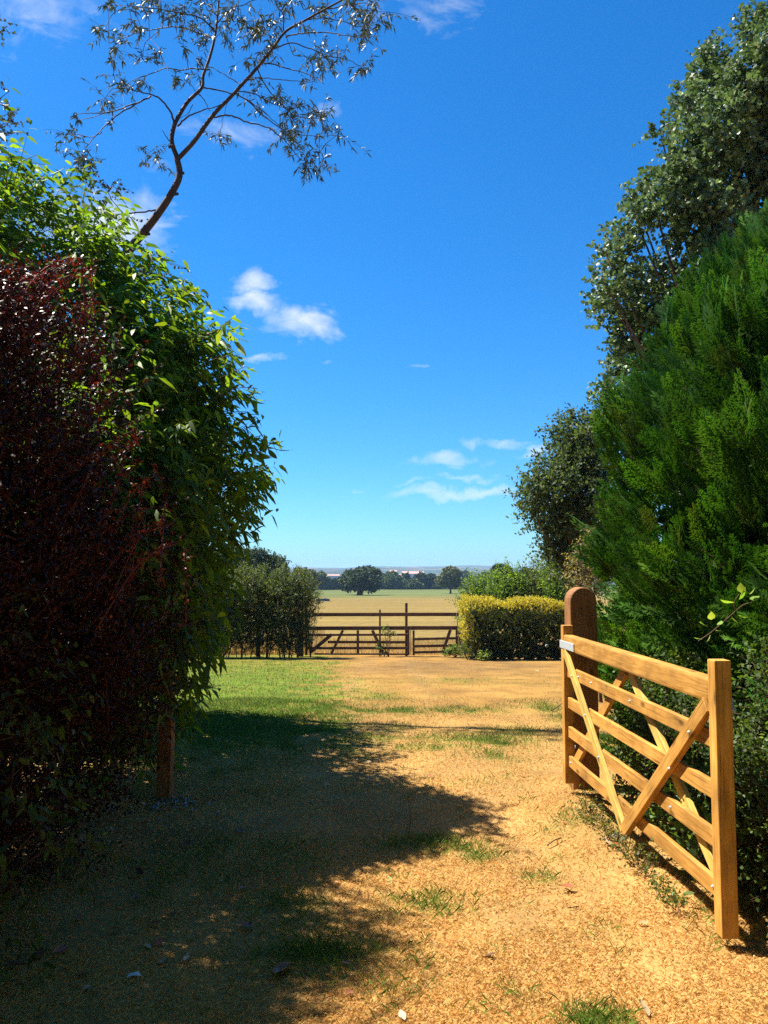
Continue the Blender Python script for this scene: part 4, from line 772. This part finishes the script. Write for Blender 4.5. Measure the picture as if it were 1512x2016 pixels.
# loose green shrubs behind it
LG = [(.12, .21, .028), (.16, .26, .035), (.085, .15, .022)]
def loose(x, y, rx, rz, d, seed, label, cols=LG, n=420):
    b = pxblobs([(x, y, rx, rz)], d, 0, 1); c = b[0]
    shrub('loose_shrub', (c[0], c[1], float(gz(d))), label, 'shrub', b+[(c[0], c[1], c[2]-c[5]*.7, c[3]*.9, c[4]*.9, c[5]*.8)], n, .42, 9, .085, .045, cols, None, seed, M['leaf'], M['stem'], up=.9, nstem=10, fill=(260, .25), lump=.35, stem_r=.005, group='loose shrubs behind the yellow hedge')
loose(945, 1185, 36, 42, 27.5, 111, 'bright green shrub at the left end of the yellow hedge')
loose(1000, 1165, 34, 42, 28, 112, 'bright green upright shrub above the middle of the yellow hedge')
loose(1050, 1165, 36, 46, 28, 113, 'pale leafy shrub above the right part of the yellow hedge', [(.13, .17, .06), (.10, .14, .04), (.08, .12, .03)])
loose(1105, 1150, 36, 52, 27, 114, 'tall bright green shrub behind the round topped gate post')
# tall ragged hedge on the left
HB = []
rr_ = rngf(5)
for x in np.arange(385, 600, 17): HB.append((x, 1165+rr_.normal()*5+max(0, x-560)*.35, 26, 38))
for x in np.arange(385, 600, 22): HB.append((x, 1215+rr_.normal()*4, 24, 30))
for x in np.arange(390, 600, 20): HB.append((x, 1254+rr_.normal()*8, 21, 32))
hb = pxblobs(HB, 26.2, .35, 7, 1.5)
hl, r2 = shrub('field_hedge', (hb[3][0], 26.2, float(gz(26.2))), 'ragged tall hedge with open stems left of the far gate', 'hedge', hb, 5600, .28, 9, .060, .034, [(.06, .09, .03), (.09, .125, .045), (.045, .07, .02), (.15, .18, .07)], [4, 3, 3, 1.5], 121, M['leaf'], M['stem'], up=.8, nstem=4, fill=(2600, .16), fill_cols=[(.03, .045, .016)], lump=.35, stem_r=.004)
s = MB(); r = rngf(122)
for x in r.uniform(395, 598, 24):
    b = P(x+r.normal()*4, 1290, 26.6+r.normal()*.2); b[2] = gz(b[1])-.05; tube(s, smooth_path([b, b+[r.normal()*.06, 0, .6], b+[r.normal()*.12, 0, 1.3+r.random()*.5]], 4), np.linspace(.024, .010, 9)*r.uniform(.4, 1.5), 5)
s.build('stems', M['bark'], hl, 'stuff')
# foliage spilling over the broken gate
low([tuple(P(612, 1196, 26.5))+(.28, .3, .35), tuple(P(604, 1170, 26.4))+(.35, .4, .4)], 'hawthorn_shrub', 'straggling hawthorn spilling over the left end of the far fence', 260, .05, .03, [(.07, .10, .03), (.11, .14, .05)], 124, 'diamond', 8, .25, .4)
low([tuple(P(765, 1246, 26.8))+(.14, .12, .13), tuple(P(752, 1278, 26.8))+(.12, .1, .16)], 'bramble_plant', 'bramble scrambling through the middle of the broken field gate', 42, .06, .045, [(.06, .10, .03), (.10, .14, .04)], 125, 'round', 5, .16, .3)
low([tuple(P(896, 1284, 26.4))+(.35, .2, .13), tuple(P(922, 1270, 25.6))+(.16, .2, .3)], 'nettle_plant', 'green weeds at the foot of the short field gate', 150, .07, .05, [(.10, .17, .035), (.14, .21, .05)], 126, 'round', 6, .14, .9)
low([tuple(P(955, 1294, 24.3))+(.12, .1, .12)], 'dock_plant', 'small pale weed at the foot of the yellow hedge', 30, .08, .045, [(.16, .24, .05), (.22, .28, .08)], 127, 'round', 5, .14, .9)

# ------------------------------------------------------------------ trees of the middle distance
DK = [(.040, .066, .022), (.058, .088, .028), (.03, .05, .018)]; MG = [(.085, .125, .04), (.11, .15, .05), (.06, .095, .03)]; PG = [(.13, .15, .075), (.10, .12, .055), (.16, .18, .10)]
def far_tree(x, yb, yt, w, d, label, cols, seed, trunk=True, name='oak_tree', dens=1.0, group=None, flat=.5, tw=.06):
    r = rngf(seed); h = yb-yt; cy = yt+h*flat*.92; bl = []
    for k in range(13):
        a = r.random()*6.28; f = r.random()**.5; bx = x+math.cos(a)*w*.5*f*.78; by = cy-math.sin(a)*h*flat*f*.62; sz = r.uniform(.15, .25)*w
        bl.append((bx, by, sz, min(sz*.8, h*.3)))
    bl += [(x, cy, w*.32, h*flat*.7)]
    b = pxblobs(bl, d, w/F_PX*d*.3, seed, 1.0)
    base = P(x, yb, d); q = max(w/F_PX*d, 2)
    L = max(.10, d/F_PX*3.2)
    e = tree(name, (base[0], base[1]), label, b, int(760*dens), q*.05, 5, L*1.25, L, cols, None, seed, max(.05, w*tw/F_PX*d), 'far_leaf', 'diamond', (int(260*dens), L*3), shell=.22, lump=.3, group=group, up=.5)
    return e
far_tree(708, 1173, 1117, 80, 215, 'lone dark spreading oak in the middle of the field', DK, 131, dens=2.6, tw=.085, flat=.44)
far_tree(887, 1169, 1119, 46, 240, 'lone pale rounded tree right of the oak in the field', PG, 132, name='willow_tree', dens=1.6, tw=.05, flat=.46)
far_tree(445, 1185, 1070, 110, 70, 'dark tree behind the left hedge, next to the drooping shrub', DK, 133, dens=3.0)
far_tree(512, 1190, 1073, 118, 75, 'big rounded dark tree behind the left hedge against the sky', DK, 134, dens=3.4)
far_tree(602, 1168, 1118, 50, 150, 'pale grey green tree just right of the big dark tree', PG, 135, name='willow_tree', dens=1.2)
tl = [(632,1166,1130,46,330,'low green tree left of the lone oak',MG),(668,1166,1139,44,335,'bushy tree touching the left of the lone oak',DK),(768,1162,1130,52,345,'rounded mid green tree right of the lone oak',MG),(738,1163,1122,44,350,'dark tree peeping over the right shoulder of the lone oak',DK),(806,1162,1145,50,345,'low bushy tree below the distant farm buildings',MG),(797,1161,1129,22,380,'small dark conical tree in front of the farm buildings',DK),(836,1162,1129,44,350,'dark rounded tree right of the farm buildings',DK),(862,1162,1136,30,355,'rounded tree close to the left of the lone pale tree',DK),(922,1163,1142,48,345,'low green tree right of the lone pale tree',MG),(952,1164,1128,38,350,'dark tree behind the left end of the yellow hedge',DK),(988,1172,1108,52,130,'tall dark crown above the left end of the yellow hedge',DK),(1040,1175,1112,60,120,'broad dark crown above the middle of the yellow hedge',DK),(1098,1180,1092,84,105,'large dark tree in front of the oak on the right',DK),(915,1150,1124,22,500,'small far tree between the pale tree and the yellow hedge',DK),(960,1164,1137,40,340,'low tree in the gap above the bright green shrub',MG),(600,1166,1135,40,320,'small tree low beside the left hedge top',MG)]
for i, (x, yb, yt, w, d, lab, c) in enumerate(tl): far_tree(x, yb, yt, w, d, lab, c, 140+i, name='field_tree', dens=1.0 if d > 200 else 2.0, group='trees along the far edge of the field', flat=.52)
# continuous scrub along the far edge
r = rngf(160); m = MB(); bl = []
for x in np.arange(560, 1110, 7): y = 1158+r.normal()*2; bl.append((x, y, r.uniform(6, 15), r.uniform(3, 8)))
b = pxblobs(bl, 352, 6, 9); a, n = blob_anchors(r, b, 4500, .22, .3, .3); twig_foliage(r, m, a, n, .6, 4, 1.0, .8, DK+MG, None, .4)
tag(m.build('hedgerow', M['far_leaf']), 'dark continuous scrub along the far edge of the field', kind='stuff')
m = MB(); bl = []
for k in range(240):
    d = r.uniform(520, 1500); x = r.uniform(500, 1150); c = P(x, 1120, d); c[2] = gz(d)+d*.002; s_ = d/F_PX*r.uniform(4, 9); bl.append((c[0], d, c[2]+s_*.3, s_*1.6, s_, s_*.75))
a, n = blob_anchors(r, bl, 6500, .2, .3, .3); twig_foliage(r, m, a, n, 1.5, 3, 3.4, 2.6, DK+MG, None, .4)
tag(m.build('woodland', M['far_leaf']), 'far off woods and hedgerows below the hills', kind='stuff')
# distant farm buildings
M['barn_roof'] = plain_mat('barn_roof', (.50, .27, .20), .8, 0, .15, .2); M['barn_wall'] = plain_mat('barn_wall', (.50, .38, .33), .8, 0, .15, .2); M['barn_dark'] = plain_mat('barn_door', (.10, .08, .07), .8, 0, .1, .2)
def barn(x0, x1, yb, yt, d, label, doors):
    a = P(x0, yb, d); b = P(x1, yb, d); top = P(x0, yt, d)[2]; W = b[0]-a[0]; dp = W*.5; h = top-a[2]; e = empty('farm_building', a, label, 'building', 'distant farm buildings')
    v = [(0, 0, -12), (W, 0, -12), (W, dp, -12), (0, dp, -12), (0, 0, h*.55), (W, 0, h*.55), (W, dp, h*.55), (0, dp, h*.55), (0, dp/2, h*.97), (W, dp/2, h*.97)]
    m = MB(); m.add(np.array(v)+a, [(0, 1, 5), (0, 5, 4), (1, 2, 6), (1, 6, 5), (2, 3, 7), (2, 7, 6), (3, 0, 4), (3, 4, 7), (4, 8, 7), (5, 6, 9)]); m.build('wall', M['barn_wall'], e)
    k = .6; rv = [(-k, -k, h*.55), (W+k, -k, h*.55), (W+k, dp/2, h), (-k, dp/2, h), (-k, dp+k, h*.55), (W+k, dp+k, h*.55), (-k, -k, h*.55-.4), (W+k, -k, h*.55-.4)]
    m = MB(); m.add(np.array(rv)+a, [(0, 1, 2), (0, 2, 3), (3, 2, 5), (3, 5, 4), (6, 7, 1), (6, 1, 0)]); m.build('roof', M['barn_roof'], e)
    for q in range(doors):
        x = W*(q+.5)/doors; box_obj('door', a+[x, -.2, -2], a+[x, -.2, h*.42], W/doors*.3, .5, M['barn_dark'], e, up=(0, 1, 0), bev=0)
barn(792, 834, 1136, 1125, 1300, 'long pink roofed farm building in the distance, the biggest', 4)
barn(768, 781, 1130, 1123, 1350, 'small pink farm building left of the biggest one', 1)
barn(776, 800, 1137, 1130, 1250, 'low pale farm building in front of the biggest one', 3)
barn(643, 668, 1137, 1131, 1300, 'low pale farm building seen left of the lone oak', 2)
# trough in the field
td = 150.0; c = P(637, 1186, td); tr_ = empty('water_trough', (c[0], td, float(gz(td))), 'grey trough standing in the field left of the lone oak', 'trough'); z0 = float(gz(td))
M['trough'] = plain_mat('trough_grey', (.20, .18, .19), .8, 0, .2, 3)
L_ = 23/F_PX*td/2; hh = 5/F_PX*td
for (a, b, w) in [((-L_, -.35), (L_, -.35), .08), ((-L_, .35), (L_, .35), .08), ((-L_, -.31), (-L_, .31), .08), ((L_, -.31), (L_, .31), .08)]:
    box_obj('side', (c[0]+a[0], td+a[1], z0+hh*.5), (c[0]+b[0], td+b[1], z0+hh*.5), w, hh, M['trough'], tr_, bev=.01)
box_obj('float_cover', (c[0]+.1, td, z0+hh), (c[0]+.5, td, z0+hh), .5, .2, M['white'], tr_, bev=.02)

# ------------------------------------------------------------------ grass
r = rngf(201)
def blades(n, dmin, dmax, hmin, hmax, wd, name, label, power=1.0, xlim=.50, lay=.75):
    u = r.random(n); d = (dmin**(2-2*power*0)+0)*0+np.exp(np.log(dmin)+u*(np.log(dmax)-np.log(dmin)))
    x = (r.random(n)*2-1)*xlim*d*1.04; x = np.clip(x, -6, 6)
    g = greenness(x, d); b = brownness(x, d); bare = fbm(x*2.1+50, d*2.1, 3)
    keep = (r.random(n) < np.clip(-.25+2.1*bare+g*.8, .12, 1)) & (x > np.where(d > 8.5, -6.0, -2.4)); x, d, g, b = x[keep], d[keep], g[keep], b[keep]; n = len(x)
    isg = r.random(n) < np.clip(g*1.25, 0, 1)*.97
    c = np.where(isg[:, None], palette(r, n, [(.12, .20, .028), (.16, .25, .035), (.09, .16, .025)], None, .25), palette(r, n, [(.74, .485, .185), (.68, .425, .15), (.78, .54, .22), (.54, .32, .11), (.62, .40, .14)], [4, 3, 1.2, 2, 2], .12))
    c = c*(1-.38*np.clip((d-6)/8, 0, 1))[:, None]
    c = np.where((~isg & (r.random(n) < b*.7))[:, None], c*.62, c)
    z = gz(d)+(fbm(x*1.7, d*1.7, 3)-.5)*.05
    h = r.uniform(hmin, hmax, n)*(1+(1.2 if dmin < 5 else .6)*isg); a = r.random(n)*6.283; el = np.where(isg, r.uniform(.5, 1.4, n), r.beta(1.3, 2.6, n)*1.5*lay)
    dr = np.stack([np.cos(a)*np.cos(el), np.sin(a)*np.cos(el), np.sin(el)+.06], 1); sd = np.stack([-np.sin(a), np.cos(a), r.normal(size=n)*.3], 1)
    p = np.stack([x, d, z], 1); w = (wd*(.7+.6*r.random(n))*np.clip(d/3.5, 1, 6))[:, None]; hh = h[:, None]
    v = np.stack([p+sd*w*.5, p-sd*w*.5, p+dr*hh*.55+sd*w*.3+[0, 0, .004], p+dr*hh+np.array([0, 0, -1])*hh*.15*r.random((n, 1))], 1)
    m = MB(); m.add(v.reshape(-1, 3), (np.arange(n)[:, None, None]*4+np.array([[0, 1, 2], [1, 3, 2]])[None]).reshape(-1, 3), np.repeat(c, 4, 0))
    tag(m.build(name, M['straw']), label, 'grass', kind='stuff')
blades(330000, 2.4, 12.5, .012, .036, .0011, 'dry_grass', 'short parched straw coloured grass with green patches near the gate')
blades(70000, 10, 27, .010, .032, .0020, 'lawn_grass', 'short grass of the far lawn, green at the left and straw at the right', lay=.9)
# tall dead grass in the field behind the far gates and the left hedge
n = 26000; x = r.uniform(-11, 8, n); d = 27.9+r.random(n)**1.6*9; h = r.uniform(.2, .55, n)*np.where(x < -2.6, 1.6, .55); z = gz(d); a = r.random(n)*6.28
p = np.stack([x, d, z], 1); e_ = p+np.stack([np.cos(a)*.12, np.sin(a)*.12, h], 1); w = .010
m = MB(); m.add(np.stack([p+[w, 0, 0], p-[w, 0, 0], e_], 1).reshape(-1, 3), np.arange(n*3).reshape(-1, 3), np.repeat(palette(r, n, [(.55, .38, .14), (.46, .30, .10), (.62, .46, .2)]), 3, 0))
tag(m.build('tall_dry_grass', M['straw']), 'tall bleached grass of the field behind hedge and far gates', 'grass', kind='stuff')

# ------------------------------------------------------------------ fallen leaves and litter
r = rngf(301)
def dead_mesh(c, seed):
    q = rngf(seed); tt = np.linspace(0, 1, 5); wp = np.array([.08, .62, .8, .5, 0]); v = []; cu = q.uniform(.15, .5)
    for k in range(5): z = .10+cu*(tt[k]-.5)**2; v += [(tt[k]-.5, .30*wp[k], z+.14*wp[k]*q.uniform(.3, 1.4)), (tt[k]-.5, .02*q.normal(), z), (tt[k]-.5, -.30*wp[k], z+.14*wp[k]*q.uniform(.0, 1.2))]
    m = MB(); m.add(v, f, c); me = m.mesh('fallen_leaf', smooth=True); me.materials.append(M['dead_leaf']); return me
DM = {k: dead_mesh(c, 400+i) for i, (k, c) in enumerate({'brown': (.22, .10, .045), 'dark': (.10, .05, .03), 'pale': (.42, .32, .18), 'rust': (.30, .11, .05), 'white': (.45, .38, .26), 'red': (.60, .10, .03), 'tan': (.42, .26, .12)}.items())}
def dead(px, py, L, k, label, group=None):
    p = ground(px, py); o = bpy.data.objects.new('fallen_leaf', DM[k]); COL.objects.link(o); o.location = (p[0], p[1], p[2]+.010); o.scale = (L, L, L); o.rotation_euler = (r.normal()*.2, r.normal()*.2, r.random()*6.28)
    tag(o, label, 'leaf', group or 'fallen leaves on the dry ground')
for (x, y, L, k, lab) in [(1196,1663,.075,'white','pale curled leaf on the ground beside the middle of the new gate'),(1214,1668,.05,'red','bright red leaf on the ground below the gate braces'),(1268,1826,.055,'tan','tan curled leaf on bare straw left of the latch post'),(1115,1755,.085,'rust','long rust brown leaf on the straw in front of the gate'),(1264,1998,.09,'pale','pale torn leaf at the bottom edge right of centre'),(963,1890,.06,'dark','dark leaf lying alone on the bright straw'),(927,1690,.05,'pale','pale leaf by the end of the green tuft'),(553,1922,.13,'rust','large rust brown leaf beside the dark green tuft in shade'),(322,1902,.05,'white','pale oval leaf in the shade, left of its pair'),(367,1893,.055,'white','pale oval leaf in the shade, right of its pair'),(684,1905,.05,'rust','orange brown leaf at the edge of the shade'),(25,1910,.10,'brown','brown leaf at the far left bottom of the picture'),(290,1873,.05,'pale','sunlit speck of pale leaf in the deep shade'),(1113,1628,.05,'rust','red brown leaf lying near the gate middle on straw'),(792,2010,.06,'white','whitish leaf at the bottom edge of the picture'),(688,1963,.05,'rust','small reddish leaf at the edge of shade near the bottom'),(618,1713,.05,'dark','dark curled leaf in the middle of the shade'),(663,1745,.05,'tan','tan leaf with bent tip in the middle of the shade'),(1058,1323,.12,'pale','pale leaf far off on the lawn near the yellow hedge'),(370,1668,.11,'brown','large brown leaf on the litter left of the drive')]: dead(x, y, L, k, lab)
for k in range(28):
    x = r.uniform(60, 500); y = r.uniform(1600, 1960); kk = ['brown', 'dark', 'rust', 'tan'][r.integers(4)]; rowy = 'beside the left shrubs' if y < 1780 else 'towards the bottom left corner'
    dead(x, y, r.uniform(.045, .085), kk, f"{dict(brown='mid brown', dark='blackish brown', rust='reddish brown', tan='light tan')[kk]} fallen leaf in deep shade {rowy}", 'brown leaves in the shade')
for k in range(14):
    x = r.uniform(640, 1100); y = r.uniform(1330, 1600); dead(x, y, r.uniform(.04, .07), ['tan', 'pale', 'rust'][r.integers(3)], ('tiny dry leaf on the far sunlit lawn' if y < 1450 else 'tiny dry leaf on the sunlit ground left of the gate'), 'dry leaves on the lawn')
p = ground(264, 1929); m = MB(); m.add(np.array([(-.028, -.01, .012), (.0, -.016, .024), (.030, .0, .014), (.012, .012, .026), (-.024, .012, .018)])+p, [(0, 1, 4), (1, 3, 4), (1, 2, 3)]); tag(m.build('paper_scrap', M['white'], off=p), 'small white scrap lying in the shade at lower left', 'scrap')
p = ground(768, 1745); m = MB(); a = np.linspace(-1.3, 1.3, 12); tube(m, np.stack([p[0]-.02+.028*np.cos(a), p[1]+.03*np.sin(a), p[2]+.03+0*a], 1), .0022, 5); tag(m.build('garden_string', M['string'], off=p), 'short curved green string on the shaded straw', 'string')
def stone(px, py, s, label):
    p = ground(px, py); bm = bmesh.new(); bmesh.ops.create_icosphere(bm, subdivisions=2, radius=1)
    for v in bm.verts: v.co *= .8+.35*r.random(); v.co = Vector((v.co.x*s, v.co.y*s*.8, v.co.z*s*.6))
    me = bpy.data.meshes.new('stone'); bm.to_mesh(me); bm.free(); me.materials.append(M['stone']); o = bpy.data.objects.new('stone', me); COL.objects.link(o); o.location = (p[0], p[1], p[2]+s*.4); tag(o, label, 'stone')
stone(1211, 1652, .035, 'pale stone under the low point of the gate braces'); stone(1265, 1600, .03, 'grey stone behind the lower bars of the gate')
def twig(pts, rad, label):
    q = np.array([ground(x, y)+[0, 0, z] for x, y, z in pts]); m = MB(); tube(m, smooth_path(q, 4), rad, 5); tag(m.build('twig', M['stem'], off=q[0]), label, 'twig')
twig([(1078, 1668, .01), (1092, 1662, .02), (1105, 1655, .015)], .004, 'short dry twig on the straw left of the gate'); twig([(1085, 1402, .02), (1100, 1396, .04), (1118, 1392, .12)], .008, 'dark twig poking out beside the gate hinge')
twig([(1118, 1792, .01), (1140, 1789, .012)], .003, 'thin dry stalk lying on the straw in front of the gate')
# one thin upright weed in the middle of the drive
p = ground(805, 1650); wd = empty('upright_weed', p, 'thin leafless weed stalk standing at the edge of the green tuft', 'plant'); m = MB(); tube(m, smooth_path([p, p+[.01, 0, .12], p+[-.005, 0, .24]], 4), np.linspace(.003, .0012, 9), 4)
for k in range(7): b = p+[0, 0, .05+.025*k]; tube(m, [b, b+[r.choice([-1, 1])*.04, r.normal()*.02, .03]], [.0016, .0008], 3)
m.build('stalk', M['stem'], wd)

# ------------------------------------------------------------------ haze
hz = bpy.data.meshes.new('haze'); bm = bmesh.new(); bmesh.ops.create_cube(bm, size=1.0)
bmesh.ops.scale(bm, vec=(19000, 15000, 80), verts=bm.verts); bmesh.ops.translate(bm, vec=(0, 4000, -15), verts=bm.verts); bm.to_mesh(hz); bm.free()
ho = bpy.data.objects.new('haze', hz); COL.objects.link(ho); ho['kind'] = 'stuff'; ho['label'] = 'thin summer haze over the distant land'
hm, t, out = mat_base('haze_air'); pv = nn(t, 'ShaderNodeVolumePrincipled'); pv.inputs['Color'].default_value = (.40, .64, 1.0, 1); pv.inputs['Density'].default_value = 1.7e-4; pv.inputs['Anisotropy'].default_value = 0.0
t.links.new(pv.outputs[0], out.inputs['Volume']); hz.materials.append(hm)
